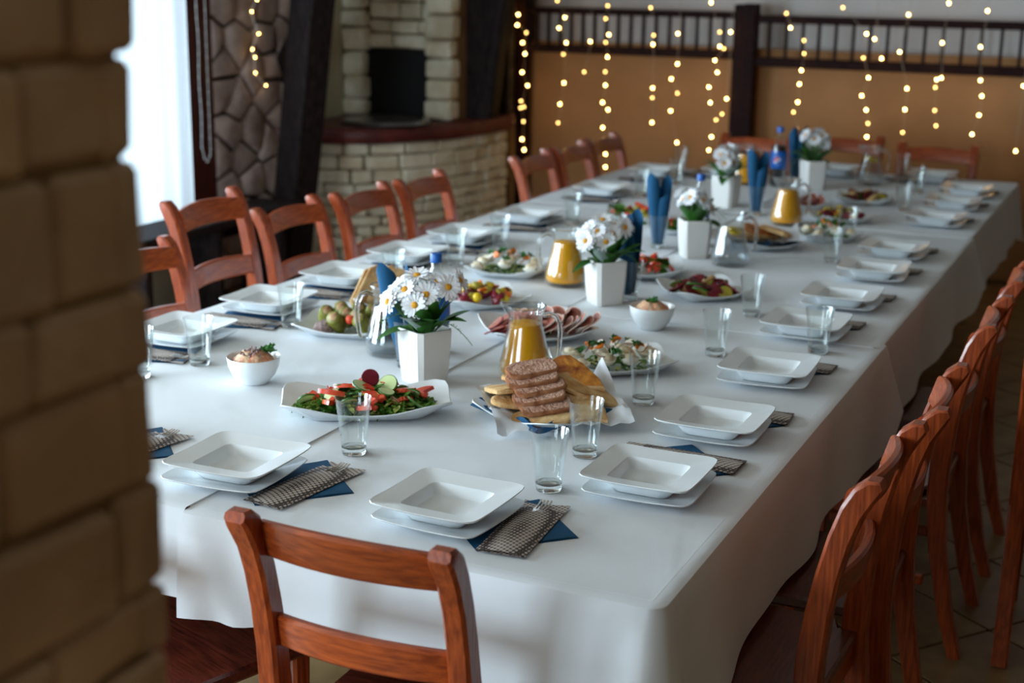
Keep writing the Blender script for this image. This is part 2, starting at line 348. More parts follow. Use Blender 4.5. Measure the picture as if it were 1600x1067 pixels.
# rubble stone strip on the left wall: voronoi stones, each its own piece
def clip(poly, p, nrm):
    out = []
    for i in range(len(poly)):
        a, b = poly[i], poly[(i+1) % len(poly)]; da = (a-p).dot(nrm); db = (b-p).dot(nrm)
        if da <= 0: out.append(a)
        if da*db < 0: out.append(a+(b-a)*(da/(da-db)))
    return out
rub_wall = struct(boxo('wall_stone', (WX-.02, WX+.03, 6.28, 7.12, 0, ZC), M['mortar']))
rr = random.Random(11); seeds = []
for r in range(17):
    for c in range(4):
        seeds.append(Vector((6.28+.84*(c+.5+(.5 if r % 2 else 0)-.25)/4+rr.uniform(-.06, .06), ZC*(r+.5)/17+rr.uniform(-.05, .05))))
for i, s in enumerate(seeds):
    poly = [Vector((6.285, .005)), Vector((7.115, .005)), Vector((7.115, ZC-.01)), Vector((6.285, ZC-.01))]
    for j, q in enumerate(seeds):
        if j != i and (q-s).length < .6:
            mid = (q+s)/2; nn = (q-s).normalized(); poly = clip(poly, mid-nn*.010, nn)
            if len(poly) < 3: break
    if len(poly) < 3: continue
    c = sum(poly, Vector((0, 0)))/len(poly); dp = rr.uniform(.022, .045); g = MB()
    n = len(poly); r0 = [(WX+.025, p.x, p.y) for p in poly]; r1 = [(WX+.03+dp*.6, p.x, p.y) for p in poly]
    r2 = [(WX+.03+dp, c.x+(p.x-c.x)*.78+rr.uniform(-.006, .006), c.y+(p.y-c.y)*.78) for p in poly]
    g.rings([r0, r1, r2]); g.build('stone', M['rubble'], rub_wall, ang=50)

# far end: gold cloth panel, pale drapes behind, railing in front
def drape(name, label, x0, x1, ya, yb, z0, z1, amp, freq, m, slant=0, n=140, rows=8):
    R = []
    for k in range(rows):
        t = k/(rows-1); z = z0+(z1-z0)*t
        R.append([(x0+(x1-x0)*i/n, ya+(yb-ya)*t+amp*(math.sin((i/n*(x1-x0)+slant*t)*freq)+.5*math.sin((i/n*(x1-x0)+slant*t)*freq*2.3+1)), z) for i in range(n+1)])
    o = MB().rings(R, 0, False, False, False).build(name, m, ang=80); return tag(o, label, 'drape')
drape('gold_drape', 'golden brown cloth panel stretched below the wooden railing', -4.0, EX-.1, 8.60, 8.60, .02, 1.30, .006, 5.0, M['goldcloth'])
drape('pale_drape', 'grey white draped cloth behind the railing spindles rising to the ceiling', -4.3, EX-.1, 8.78, 8.66, 1.0, ZC-.02, .02, 9.0, M['greycloth'], slant=1.4)
drape('narrow_drape', 'narrow cloth strip hanging beside the dark railing post in fairy light glow', -4.07, -3.925, 8.50, 8.47, .35, 1.9, .012, 40, mat('narrow_drape', rgb(168, 146, 122), .7, sheen=.3), n=30)
drape('taupe_drape', 'taupe cloth hanging between the leaning beam and the railing post', -4.68, -3.85, 8.66, 8.62, .3, ZC-.02, .012, 18, mat('taupe_drape', rgb(128, 104, 84), .8), n=60)
rl = thing('railing', 'dark wooden railing with thin spindles between two rails', 'railing', (-2.4, 8.5, 0))
def rbox(name, b):
    x0, x1, y0, y1, z0, z1 = b; return MB().block(x1-x0, y1-y0, z1-z0, .005, at=((x0+x1)/2+2.4, (y0+y1)/2-8.5, (z0+z1)/2)).build(name, M['rail'], rl, smooth=False)
rbox('post', (-3.915, -3.835, 8.46, 8.54, 0, 1.60)); rbox('post', (-2.47, -2.405, 8.455, 8.545, 0, 1.56)); rbox('post', (-2.41, -2.335, 8.45, 8.55, 0, 1.565)); rbox('post', (.30, .40, 8.45, 8.55, 0, 1.55))
rbox('top_rail', (-3.84, -2.46, 8.475, 8.525, 1.475, 1.515)); rbox('bottom_rail', (-3.84, -2.46, 8.475, 8.525, 1.235, 1.285))
rbox('top_rail', (-2.34, .31, 8.475, 8.525, 1.455, 1.50)); rbox('bottom_rail', (-2.34, .31, 8.475, 8.525, 1.20, 1.255))
sp = MB().box(-.0085, .0085, -.0085, .0085, 0, .215).mesh('spindle', M['rail'], smooth=False)
for x in [-3.776, -3.694, -3.613, -3.538, -3.458, -3.379, -3.3, -3.221, -3.138, -3.055, -2.973, -2.886, -2.8, -2.709, -2.625, -2.541]: ob('spindle', sp, rl, (x+2.4, 0, 1.272))
for x in [-2.259, -2.157, -2.057, -1.962, -1.863, -1.761, -1.664, -1.564, -1.464, -1.356, -1.254, -1.149, -1.045, -.937, -.835]+[-.73+.105*i for i in range(10)]: ob('spindle', sp, rl, (x+2.4, 0, 1.245))

# ------------------------------------------------------------------ fireplace
def path_pts(inset, n=60):
    ctrl = [Vector((-4.72, 6.80)), Vector((-4.46, 6.93)), Vector((-4.15, 7.08)), Vector((-3.95, 7.36)), Vector((-3.84, 7.75)), Vector((-3.80, 8.20))]
    pts = []
    for i in range(n+1):
        u = i/n*(len(ctrl)-1); k = min(int(u), len(ctrl)-2); t = u-k
        p0, p1, p2, p3 = ctrl[max(k-1, 0)], ctrl[k], ctrl[k+1], ctrl[min(k+2, len(ctrl)-1)]
        pts.append(.5*((2*p1)+(p2-p0)*t+(2*p0-5*p1+4*p2-p3)*t*t+(3*p1-p0-3*p2+p3)*t**3))
    out = []
    for i, p in enumerate(pts):
        t = (pts[min(i+1, n)]-pts[max(i-1, 0)]).normalized(); nn = Vector((-t.y, t.x)); out.append(p+nn*inset)
    return out
fp = thing('fireplace', 'round stone fireplace with red slab top and black firebox', 'fireplace', (-4.3, 7.6, 0))
FO = Vector((-4.3, 7.6, 0))
def fpo(mb, name, m, parent=None, **k):
    mb.v = [tuple(Vector(v)-FO) for v in mb.v]; return mb.build(name, m, parent or fp, **k)
pi_ = path_pts(.10)
def extr(pts, z0, z1, back):
    ring = [Vector((p.x, p.y)) for p in pts]+back; mb = MB()
    mb.rings([[(p.x, p.y, z0) for p in ring], [(p.x, p.y, z1) for p in ring]]); return mb
bk = [Vector((-3.85, 8.35)), Vector((-4.70, 8.35))]
base = fpo(extr(pi_, 0, .765, bk), 'base', M['mortar2'], smooth=False)
slab = path_pts(.0); sring = [Vector((p.x, p.y)) for p in slab]+bk
def off(ring, d):
    c = sum(ring, Vector((0, 0)))/len(ring); return [p+(c-p).normalized()*d for p in ring]
mb = MB(); mb.rings([[(p.x, p.y, .765) for p in off(sring, .015)], [(p.x, p.y, .78) for p in sring], [(p.x, p.y, .835) for p in sring], [(p.x, p.y, .85) for p in off(sring, .018)]])
fpo(mb, 'slab', M['redslab'], ang=50)
rs = random.Random(5); z = .0
pb = path_pts(.075, 200); L = [0]
for i in range(200): L.append(L[-1]+(pb[i+1]-pb[i]).length)
def at_len(s):
    s = max(0, min(s, L[-1]))
    for i in range(200):
        if L[i+1] >= s:
            t = (s-L[i])/max(1e-9, L[i+1]-L[i]); p = pb[i].lerp(pb[i+1], t); d = (pb[min(i+2, 200)]-pb[max(i-1, 0)]).normalized(); return p, d
    return pb[-1], (pb[-1]-pb[-2]).normalized()
while z < .74:
    h = min(rs.uniform(.055, .085), .763-z)
    if .763-z-h < .03: h = .763-z
    s = rs.uniform(-.1, 0)
    while s < L[-1]:
        w = rs.uniform(.10, .24); a = max(s, 0); e = min(s+w, L[-1])
        if e-a > .03:
            p, d = at_len((a+e)/2); g = MB(); ang = math.atan2(d.y, d.x); pr = rs.uniform(-.006, .01)
            nn = Vector((d.y, -d.x)); g.block(e-a-.008, .08, h-.008, .008, .004, rs, at=(p.x+nn.x*pr, p.y+nn.y*pr, z+h/2), M=Matrix.Rotation(ang, 3, 'Z'))
            fpo(g, 'stone', M['pstone'], base, smooth=False)
        s += w
    z += h
# chimney breast: two stone piers, recessed stones over the black firebox
ch = fpo(MB().box(-4.70, -4.58, 7.72, 8.35, .85, 2.7).box(-4.12, -3.98, 7.72, 8.35, .85, 2.7).box(-4.6, -4.1, 7.80, 8.35, 1.26, 2.7), 'chimney', M['mortar2'], smooth=False)
fpo(MB().box(-4.585, -4.115, 7.73, 8.3, .85, 1.255), 'firebox', M['black'], smooth=False)
for xa, xb in ((-4.71, -4.57), (-4.13, -3.965)):
    z = .852
    while z < 2.65:
        h = rs.uniform(.09, .15); g = MB(); g.block(xb-xa+rs.uniform(-.012, .02), .12, h-.01, .016, .006, rs, at=((xa+xb)/2+rs.uniform(-.006, .006), 7.71, z+h/2)); fpo(g, 'stone', M['pstone'], ch); z += h
z = 1.262
while z < 2.6:
    h = rs.uniform(.08, .12); x = -4.57
    while x < -4.15:
        w = rs.uniform(.13, .24); w = min(w, -4.13-x); g = MB(); g.block(w-.01, .1, h-.01, .012, .005, rs, at=(x+w/2, 7.79, z+h/2)); fpo(g, 'stone', M['pstone'], ch); x += w
    z += h
tr = thing('grill_tray', 'round black iron grill lid with shiny rim on the red slab', 'grill lid', (-4.24, 7.37, .85)); tr.scale = (.75, .75, 1)
MB().lathe([(.0, .035), (.27, .035), (.335, .028), (.35, .012), (.35, 0), (0, 0)], 40).build('lid', M['iron'], tr, ang=30); MB().lathe([(.36, 0), (.36, .010), (.345, .014), (.345, 0)], 40).build('rim', M['black'], tr)
# leaning beams
def beam(name, label, a, b, w, d, yaw):
    a = Vector(a); b = Vector(b); t = (b-a).normalized(); s = Vector((math.cos(yaw), math.sin(yaw), 0)); s = (s-t*s.dot(t)).normalized(); n = t.cross(s); c = .012
    sec = [(w/2-c, d/2), (w/2, d/2-c), (w/2, -d/2+c), (w/2-c, -d/2), (-w/2+c, -d/2), (-w/2, -d/2+c), (-w/2, d/2-c), (-w/2+c, d/2)]
    rings = [[a+(b-a)*(k/10)+s*(x+.004*noise.noise(Vector((k*.7, x*9, 0))))+n*(y+.004*noise.noise(Vector((k*.7, y*9, 4)))) for x, y in sec] for k in range(11)]
    o = MB().rings(rings).build(name, M['dark'], smooth=False); o['kind'] = 'structure'; o['label'] = label; return o
beam('beam_leaning', 'dark timber beam leaning in front of the stone wall', (-4.46, 6.62, .0), (-4.05, 6.55, 2.74), .19, .17, R_(-20))
beam('beam_brace', 'dark timber brace from the stone wall to the leaning beam', (-4.70, 6.95, 1.14), (-4.22, 6.72, 1.66), .10, .12, R_(-60))
beam('beam_chimney', 'black timber beam leaning over the fireplace slab', (-3.97, 8.02, .85), (-3.72, 8.02, 2.74), .24, .2, R_(10))
beam('beam_corner', 'reddish dark timber post behind the chimney', (-3.93, 8.32, .0), (-3.93, 8.32, 2.74), .12, .1, 0)
# dark bench under the window
bn = thing('bench', 'dark wooden bench box standing below the window', 'bench', (-4.36, 5.75, 0))
MB().block(.30, 1.35, .04, .006, at=(0, 0, .50)).build('top', M['dark'], bn, smooth=False)
for yy in (-.6, -.05, .5): MB().block(.26, .05, .48, .006, at=(0, yy, .242)).build('panel', M['dark'], bn, smooth=False)

# ------------------------------------------------------------------ fairy lights
STR = [[(-3.925, 1.535), (-3.87, 1.466), (-3.87, 1.401), (-3.809, 1.356), (-3.832, 1.293), (-3.814, 1.224), (-3.837, 1.106), (-3.797, 1.024), (-3.837, 0.925), (-3.819, 0.888), (-3.84, 0.881), (-3.824, 0.794), (-3.827, 0.68), (-3.809, 0.613)], [(-3.599, 1.557), (-3.543, 1.457), (-3.586, 1.391), (-3.532, 1.302), (-3.548, 1.231), (-3.543, 1.052), (-3.565, 0.919), (-3.575, 0.8)], [(-3.373, 1.315), (-3.409, 1.126)], [(-3.262, 1.534), (-3.275, 1.456), (-3.251, 1.36), (-3.265, 1.314), (-3.256, 1.224), (-3.268, 1.133), (-3.261, 1.051), (-3.279, 0.943), (-3.241, 0.901), (-3.273, 0.786), (-3.244, 0.623), (-3.245, 0.541)], [(-2.981, 1.529), (-2.955, 1.366), (-2.961, 1.311), (-2.952, 1.048), (-2.95, 0.989), (-2.947, 0.837)], [(-2.8, 1.381), (-2.797, 1.2), (-2.831, 1.109), (-2.789, 1.024), (-2.831, 0.914), (-2.781, 0.723)], [(-2.604, 1.568), (-2.543, 1.397), (-2.537, 1.313), (-2.507, 1.302), (-2.563, 1.23), (-2.541, 1.16), (-2.593, 1.07), (-2.58, 0.977), (-2.502, 0.913), (-2.537, 0.876), (-2.558, 0.773), (-2.574, 0.69)], [(-2.471, 1.4), (-2.478, 1.005)], [(-2.145, 1.516), (-2.113, 1.435), (-2.027, 1.365), (-2.023, 1.29), (-2.035, 1.192), (-2.042, 1.112), (-2.043, 1.007), (-2.064, 0.948), (-2.039, 0.853), (-2.024, 0.743)], [(-1.816, 1.557), (-1.668, 1.414), (-1.679, 1.278), (-1.639, 1.168), (-1.671, 1.063), (-1.638, 0.984), (-1.622, 0.907), (-1.626, 0.828)], [(-1.621, 1.386), (-1.574, 1.279)], [(-1.444, 1.526), (-1.475, 1.319), (-1.419, 1.116), (-1.42, 0.997), (-1.422, 0.866)], [(-1.228, 1.594), (-1.246, 1.377), (-1.234, 1.183), (-1.259, 1.173), (-1.262, 1.129), (-1.253, 1.001), (-1.239, 0.915)], [(-1.017, 1.558), (-1.036, 1.362), (-1.022, 1.179), (-1.006, 1.093), (-1.01, 0.987), (-1.037, 0.879)], [(-0.791, 1.159), (-0.795, 0.8)]]
bulb = MB().blob((0, 0, 0), .0065, 8, 6).mesh('bulb', M['bulb']); bulbd = MB().blob((0, 0, 0), .0065, 8, 6).mesh('bulb_faint', M['bulbdim'])
whr = ['wound down the corner post of the railing', 'next to the corner post', 'short one high on the cloth panel', 'with twelve bulbs over the gold cloth', 'with close paired bulbs', 'halfway between the railing posts', 'thick with bulbs before the double post', 'short one hugging the double post', 'just past the double post', 'past the bare spindles over the middle far chair', 'very short, beside the middle far chair string', 'above the corner chair at the far end', 'with clustered bulbs above the far corner chair', 'after the clustered one', 'sparse, last on the railing']
for k, s in enumerate(STR):
    o = thing('fairy_light_string', 'string of warm fairy lights %s' % whr[k], 'fairy lights', (s[0][0], 8.41, 1.6), 0, 'fairy light strings on the railing')
    top = [(s[0][0], 2.70)]+s
    MB().tube([(x-s[0][0]+(.004 if i % 2 else -.004), .012, z-1.6) for i, (x, z) in enumerate(top)], .0014, 4).build('wire', M['wire'], o)
    for x, z in s: ob('bulb', bulbd if random.random() < .35 else bulb, o, (x-s[0][0], random.uniform(-.01, .01), z-1.6))
s = [(6.63, 1.564), (6.576, 1.504), (6.635, 1.384), (6.571, 1.303), (6.595, 1.26), (6.593, 1.175), (6.689, 1.101)]
o = thing('fairy_light_string', 'string of fairy lights hanging on the rubble stone wall', 'fairy lights', (-4.62, 6.6, 1.5))
MB().tube([(0, y-6.6, z-1.5) for y, z in [(6.62, 2.7)]+s], .0035, 5).build('wire', M['white'], o)
sm = MB().blob((0, 0, 0), .0038, 8, 6).mesh('bulb_small', M['bulb'])
for y, z in s: ob('bulb', sm, o, (.006, y-6.6, z-1.5))

# ------------------------------------------------------------------ foreground stone pillar
PX1, PY1 = -.705, .86
pil = struct(boxo('pillar_foreground', (PX1-.42, PX1-.012, PY1-.42, PY1-.012, 0, ZC), M['mortar2']))
rp = random.Random(3); z = 0
while z < ZC-.02:
    h = min(rp.uniform(.05, .10), ZC-z)
    for face in range(4):
        s = rp.uniform(-.05, 0)
        while s < .42:
            w = rp.uniform(.10, .22); a = max(s, 0); e = min(s+w, .42)
            if e-a > .02:
                pr = rp.uniform(-.006, .006); c = (a+e)/2; g = MB()
                if face == 0: at, rot = (PX1-.02+pr, PY1-.42+c, z+h/2), PI/2
                elif face == 1: at, rot = (PX1-.42+c, PY1-.40-pr, z+h/2), 0
                elif face == 2: at, rot = (PX1-.40-pr, PY1-.42+c, z+h/2), PI/2
                else: at, rot = (PX1-.42+c, PY1-.02+pr, z+h/2), 0
                g.block(e-a-.002, .04, h-.004, .007, .003, rp, at=at, M=Matrix.Rotation(rot, 3, 'Z')); g.build('stone', M['sandstone'], pil, smooth=False)
            s += w
    z += h

# ------------------------------------------------------------------ tables and tablecloths
XR, XM, XL = -.675, -1.615, -2.56
CL = [  # name bits, x0, x1, y0, y1, top z, exposed sides
    ('window', XL, XM, 5.70, 7.05, .7575, 'WF', 'far end of the window row'), ('window', XL, XM, 3.88, 5.78, .7560, 'W', 'middle of the window row'), ('window', XL, XM, 2.04, 3.92, .7543, 'NW', 'pillar end of the window row'),
    ('aisle', XM, XR, 5.72, 7.42, .7545, 'EF', 'far end of the aisle row'), ('aisle', XM, XR, 3.86, 5.74, .7525, 'E', 'middle of the aisle row'), ('aisle', XM, XR, 2.04, 3.92, .7505, 'NE', 'pillar end of the aisle row')]
def topz(x, y):
    if x > XM: return .7505 if y < 3.86 else (.7525 if y < 5.72 else .7545)
    return .7543 if y < 3.88 else (.7560 if y < 5.70 else .7575)
def cloth(x0, x1, y0, y1, zt, sides, label, k):
    mb = MB(); i_ = .009
    rx0 = x0+(i_ if 'W' in sides else 0); rx1 = x1-(i_ if 'E' in sides else 0); ry0 = y0+(i_ if 'N' in sides else 0); ry1 = y1-(i_ if 'F' in sides else 0)
    mb.box(rx0, rx1, ry0, ry1, zt-.0065, zt)
    rc = .014; P = []      # path: point, outward normal, running length, from the aisle/window end around
    def seg(a, b, nrm):
        n = max(2, int((Vector(b)-Vector(a)).length/.018))
        for j in range(n+1): P.append((Vector(a).lerp(Vector(b), j/n), Vector(nrm)))
    def arc(c, a0, a1):
        for j in range(1, 8):
            a = a0+(a1-a0)*j/8; P.append((Vector(c)+rc*Vector((math.cos(a), math.sin(a))), Vector((math.cos(a), math.sin(a)))))
    if sides == 'NE': seg((x0, y0), (x1-rc, y0), (0, -1)); arc((x1-rc, y0+rc), -PI/2, 0); seg((x1, y0+rc), (x1, y1), (1, 0))
    elif sides == 'E': seg((x1, y0), (x1, y1), (1, 0))
    elif sides == 'EF': seg((x1, y0), (x1, y1-rc), (1, 0)); arc((x1-rc, y1-rc), 0, PI/2); seg((x1-rc, y1), (x0, y1), (0, 1))
    elif sides == 'NW': seg((x1, y0), (x0+rc, y0), (0, -1)); arc((x0+rc, y0+rc), -PI/2, -PI); seg((x0, y0+rc), (x0, y1), (-1, 0))
    elif sides == 'W': seg((x0, y0), (x0, y1), (-1, 0))
    elif sides == 'WF': seg((x0, y0), (x0, y1-rc), (-1, 0)); arc((x0+rc, y1-rc), PI, PI/2); seg((x0+rc, y1), (x1, y1), (0, 1))
    S = [0]
    for j in range(1, len(P)): S.append(S[-1]+(P[j][0]-P[j-1][0]).length)
    tot = S[-1]
    corner = None
    for j in range(1, len(P)):
        if abs(P[j][1].x) > .6 and abs(P[j][1].y) > .6: corner = S[j]
    drop = .266; rows = 14; rings = []
    ex = {'NE': .016, 'E': .008, 'EF': 0, 'NW': .006, 'W': .003, 'WF': 0}[sides]
    def ring(t, o0, z):
        r = []
        for (p, nn), s_ in zip(P, S):
            w = noise.noise(Vector((s_*3.1, k*7.7, t*.6)))*.9+.55*math.sin(s_*13+k)*math.sin(s_*3.7+k*2)
            o = o0+t*(.014+.020*w)
            zz = z-t*(drop-(.070*max(0, -nn.y) if 'N' in sides else 0)-(.02 if 'W' in sides else 0))
            if corner is not None:
                g = math.exp(-((s_-corner)/.035)**2); o += t*.045*g; zz -= t*.012*g
            if sides in ('NE', 'E'):        # the end of the upper cloth stands out in a loose flap
                e = max(0, 1-(tot-s_)/.16); o += t*(.045*e); zz += .09*e*e*t
            if sides == 'NE':               # folded corner where the two rows of cloths meet
                d_ = s_-.03-.10*t; o += t*.017*math.cos(d_*36)*math.exp(-(d_/.06)**2)+.006*max(0, 1-s_/.1)*(t > 0)
            r.append((p.x+nn.x*o, p.y+nn.y*o, zz+(.006*t*math.sin(s_*9))))
        return r
    rings.append(ring(0, -.010, zt-.0002)); rings.append(ring(0, .000+ex*.4, zt-.0003)); rings.append(ring(0, .003+ex*.8, zt-.0035))
    for j in range(1, rows+1):
        t = j/rows; rings.append(ring(t, .006+ex, zt-.010))
    mb.rings(rings, 0, False, False, False)
    return tag(mb.build('tablecloth', M['cloth'], ang=33), label, 'tablecloth', 'white tablecloths')
tabm = wood('table_wood', rgb(110, 60, 36), rgb(80, 40, 24), .5, 0, (1.5, 10, 10))
for k, (nm, x0, x1, y0, y1, zt, sd, w) in enumerate(CL):
    cloth(x0, x1, y0, y1, zt, sd, 'white linen tablecloth on the %s of tables' % w, k)
    ya = [5.78, 3.92, 2.04, 5.74, 3.92, 2.04][k]; yb = [7.05, 5.77, 3.90, 7.42, 5.72, 3.90][k]
    t = thing('dining_table', 'wooden dining table under the cloth at the %s' % w, 'table', ((x0+x1)/2, (ya+yb)/2, 0), 0, 'cloth covered tables')
    hx, hy = (x1-x0)/2-.03, (yb-ya)/2-.03
    MB().block(2*hx, 2*hy, .03, .004, at=(0, 0, .7265)).build('tabletop', tabm, t, smooth=False)
    for sx in (-1, 1):
        for sy in (-1, 1): MB().block(.06, .06, .713, .006, at=(sx*(hx-.33), sy*(hy-.40), .3566)).build('leg', tabm, t, smooth=False)

# ------------------------------------------------------------------ chairs
def sweep(mb, pts, w, d, mi=0):
    # rectangular chamfered section swept along (y,z) points in the plane x=const; w along x, d list of depths
    rings = []
    for i, (x, y, z) in enumerate(pts):
        a = Vector(pts[max(i-1, 0)]); b = Vector(pts[min(i+1, len(pts)-1)]); t = (b-a).normalized(); n = Vector((0, -t.z, t.y)); ww = w[i]/2; dd = d[i]/2; c = min(.006, dd*.5)
        p = Vector((x, y, z))
        rings.append([p+Vector((sx, 0, 0))+n*sy for sx, sy in ((ww-c, dd), (ww, dd-c), (ww, -dd+c), (ww-c, -dd), (-ww+c, -dd), (-ww, -dd+c), (-ww, dd-c), (-ww+c, dd))])
    mb.rings(rings)
def rail(z0, z1, y0, bow, t, arch, hw, tilt):
    mb = MB(); n = 14; rings = []
    for i in range(n+1):
        x = -hw+2*hw*i/n; u = 1-(x/hw)**2; y = y0-bow*u; za = z0+arch*.35*u; zb = z1+arch*u; c = .005
        rings.append([(x, y+t/2-c, zb), (x, y+t/2, zb-c), (x, y+t/2+tilt, za+c), (x, y+t/2-c+tilt, za), (x, y-t/2+c+tilt, za), (x, y-t/2+tilt, za+c), (x, y-t/2, zb-c), (x, y-t/2+c, zb)])
    mb.rings(rings); return mb
def make_chair(label):
    t = thing('dining_chair', label, 'chair', (0, 0, 0), 0, 'wooden dining chairs around the table')
    zz = [(-.275, 0), (-.240, .12), (-.205, .30), (-.192, .45), (-.194, .55), (-.203, .64), (-.216, .72), (-.232, .79), (-.250, .845), (-.268, .878), (-.284, .895), (-.297, .901)]
    dd = [.032, .038, .044, .050, .050, .047, .044, .043, .044, .044, .036, .018]
    for sx in (-1, 1):
        mb = MB(); sweep(mb, [(sx*.182, y, z) for y, z in zz], [.041]*9+[.044, .044, .038], dd); mb.build('back_post', M['chair'], t, ang=35)
        mb = MB(); sweep(mb, [(sx*.175, .175, .0), (sx*.175, .175, .43)], [.030, .042], [.030, .042]); mb.build('front_leg', M['chair'], t)
        MB().block(.02, .33, .03, .004, at=(sx*.176, -.01, .20)).build('stretcher', M['chair'], t, smooth=False)
    rail(.814, .880, -.243, .030, .020, .010, .168, .016).build('top_rail', M['chair_h'], t, ang=35)
    rail(.640, .700, -.205, .028, .020, .006, .168, .008).build('lower_rail', M['chair_h'], t, ang=35)
    mb = MB(); n = 12; o = []
    for i in range(n+1): a = -.2+.4*i/n; o.append((a, .205+.012*(1-(a/.2)**2)))
    o += [(.2, -.15), (.16, -.165), (.16, -.2), (-.16, -.2), (-.16, -.165), (-.2, -.15)]
    mb.rings([[(x*.98, y*.98, .428) for x, y in o], [(x, y, .434) for x, y in o], [(x, y, .450) for x, y in o], [(x*.975, y*.975, .456) for x, y in o]]); mb.build('seat', M['seat'], t, ang=30)
    MB().block(.33, .02, .055, .003, at=(0, .178, .40)).build('apron', M['chair_h'], t, smooth=False); MB().block(.33, .02, .055, .003, at=(0, -.185, .40)).build('apron', M['chair_h'], t, smooth=False)
    return t
ch0 = make_chair('cherry wood chair at the table end, standing clear of the pillar'); ch0.location = (-1.105, 2.035, 0); ch0.rotation_euler = (0, 0, R_(1))
clone(ch0, (-1.685, 2.06, 0), R_(-20), 'cherry wood chair at the table end half behind the stone pillar')
for i, (x, y, a) in enumerate([(-.672, 2.55, 88), (-.645, 3.01, 92), (-.640, 3.80, 90), (-.635, 4.39, 90)]):
    clone(ch0, (x, y, 0), R_(a), 'cherry wood chair, %s along the aisle side counting from the pillar end' % ORD[i])
clone(ch0, (-.085, 3.90, 0), R_(3), 'cherry wood chair in the aisle turned away behind the other chairs')
for i, (x, y, a, s) in enumerate([(-2.605, 3.415, -90, 1), (-2.68, 3.89, -90, 1.1), (-2.66, 4.363, -90, 1), (-2.61, 4.807, -90, 1), (-2.58, 5.245, -89, 1), (-2.48, 6.155, -90, 1), (-2.46, 6.575, -90, 1), (-2.46, 7.0, -92, 1)]):
    clone(ch0, (x, y, 0), R_(a), 'cherry wood chair, %s along the window side counting from the pillar end' % ORD[i], (1, 1, s))
    if s != 1:      # taller back, same seat height
        for q in bpy.data.objects:
            if q.parent and q.parent.name == 'dining_chair.008' and q.name.split('.')[0] in ('seat', 'apron', 'front_leg', 'stretcher'): q.scale = (1, 1, 1/s)
for x, y, w in ((-2.02, 7.20, 'nearest the fireplace'), (-1.60, 7.44, 'in the middle'), (-1.094, 7.285, 'at the aisle corner')):
    clone(ch0, (x, y+.02, 0), R_(180), 'cherry wood chair at the railing end of the table, %s' % w)

# ------------------------------------------------------------------ crockery
def sq(a, b, n, pw, z, lift=0, rot=0):
    r = []
    for i in range(n):
        th = 2*PI*(i+.5)/n; c, s = math.cos(th), math.sin(th); k = 1/((abs(c)**pw+abs(s)**pw)**(1/pw)); cor = (abs(2*c*s))**4
        r.append((a*k*c, b*k*s, z+lift*cor))
    return r
def plate_mesh(name, prof, n=72, m=None, ratio=1):
    # prof: (half size, z, superellipse power, corner lift)
    return MB().rings([sq(h*ratio if ratio != 1 else h, h, n, pw, z, lf) for h, z, pw, lf in prof]).mesh(name, m or M['china'], ang=32)
deep = plate_mesh('deep_plate', [(.02, .007, 5, 0), (.052, .0075, 9, 0), (.058, .011, 10, 0), (.0655, .0295, 12, 0), (.0675, .0320, 12, 0), (.0700, .0326, 12, 0), (.108, .0385, 10, .0015), (.1125, .0395, 10, .002), (.1135, .0380, 10, .002), (.111, .0355, 10, .0015), (.075, .027, 9, 0), (.066, .012, 8, 0), (.058, .001, 7, 0), (.055, 0, 7, 0), (.02, .001, 5, 0)])
flat = plate_mesh('flat_plate', [(.02, .005, 5, 0), (.066, .005, 8, 0), (.073, .008, 9, 0), (.106, .014, 10, .002), (.1115, .0155, 10, .0025), (.1125, .0142, 10, .0025), (.108, .011, 10, .002), (.07, .003, 8, 0), (.064, 0, 8, 0), (.02, .0005, 5, 0)])
tum_o = [(.0245, .0), (.0262, .002), (.0275, .02), (.0338, .085), (.0385, .122)]
tum = MB().lathe(tum_o[1:]+[(.0389, .1235), (.0383, .1238), (.0372, .122), (.0325, .085), (.0262, .022), (.0235, .0165), (.012, .0145), (.0, .014)], 32).mesh('tumbler_wall', M['glass'], ang=60)
tumb = MB().lathe([(0, .0012), (.018, .0012), (.0225, 0), (.0245, 0), (.0258, .002), (.0268, .0155), (.0225, .0150), (.012, .0132), (0, .0128)], 32).mesh('tumbler_base', M['gbase'], ang=60)
tums = None
# napkin: two folded leaves, slightly lifted
nm = MB()
for k in range(3):
    h = .098-.002*k; r = []
    N = 8
    for i in range(N+1):
        r.append([(-h+2*h*i/N, -h+2*h*j/N, .0006+.0011*k+.0035*(i/N)**3*(j/N)**3*(1 if k else 0)+.0004*math.sin(i*1.9+k)*math.cos(j*1.3)*(i > 0)) for j in range(N+1)])
    for i in range(N+1): pass
    nm.rings(r, 0, False, False, False)
napk = nm.mesh('napkin', M['navy'], ang=60)
# cutlery pouch: back leaf and shorter front leaf bulging over the cutlery; x across, y along
def leafgrid(mb, w, l0, l1, z, bulge, cut=0):
    N = 12; R = []
    for i in range(N+1):
        v = i/N; R.append([(-w+2*w*j/8, l0+(l1-l0)*v+(cut*abs(j/8-.5)*2*v), z+bulge*math.sin(PI*j/8)**1.2*(.35+.65*math.sin(PI*min(1, v*.9+.1)))) for j in range(9)])
    mb.rings(R, 0, False, False, False)
pm = MB(); leafgrid(pm, .0465, -.128, .128, .0005, .0005, .012); leafgrid(pm, .046, -.128, .098, .0018, .0085)
pouch = pm.mesh('cutlery_pouch', M['weave'], ang=80)
fk = MB(); R0 = []
for y, w, z in ((-.10, .006, .003), (-.05, .005, .0032), (.03, .0035, .0035), (.06, .004, .004), (.075, .010, .004), (.088, .0125, .0036)):
    R0.append([(-w, y, z), (w, y, z), (w, y, z+.0016), (-w, y, z+.0016)])
fk.rings(R0)
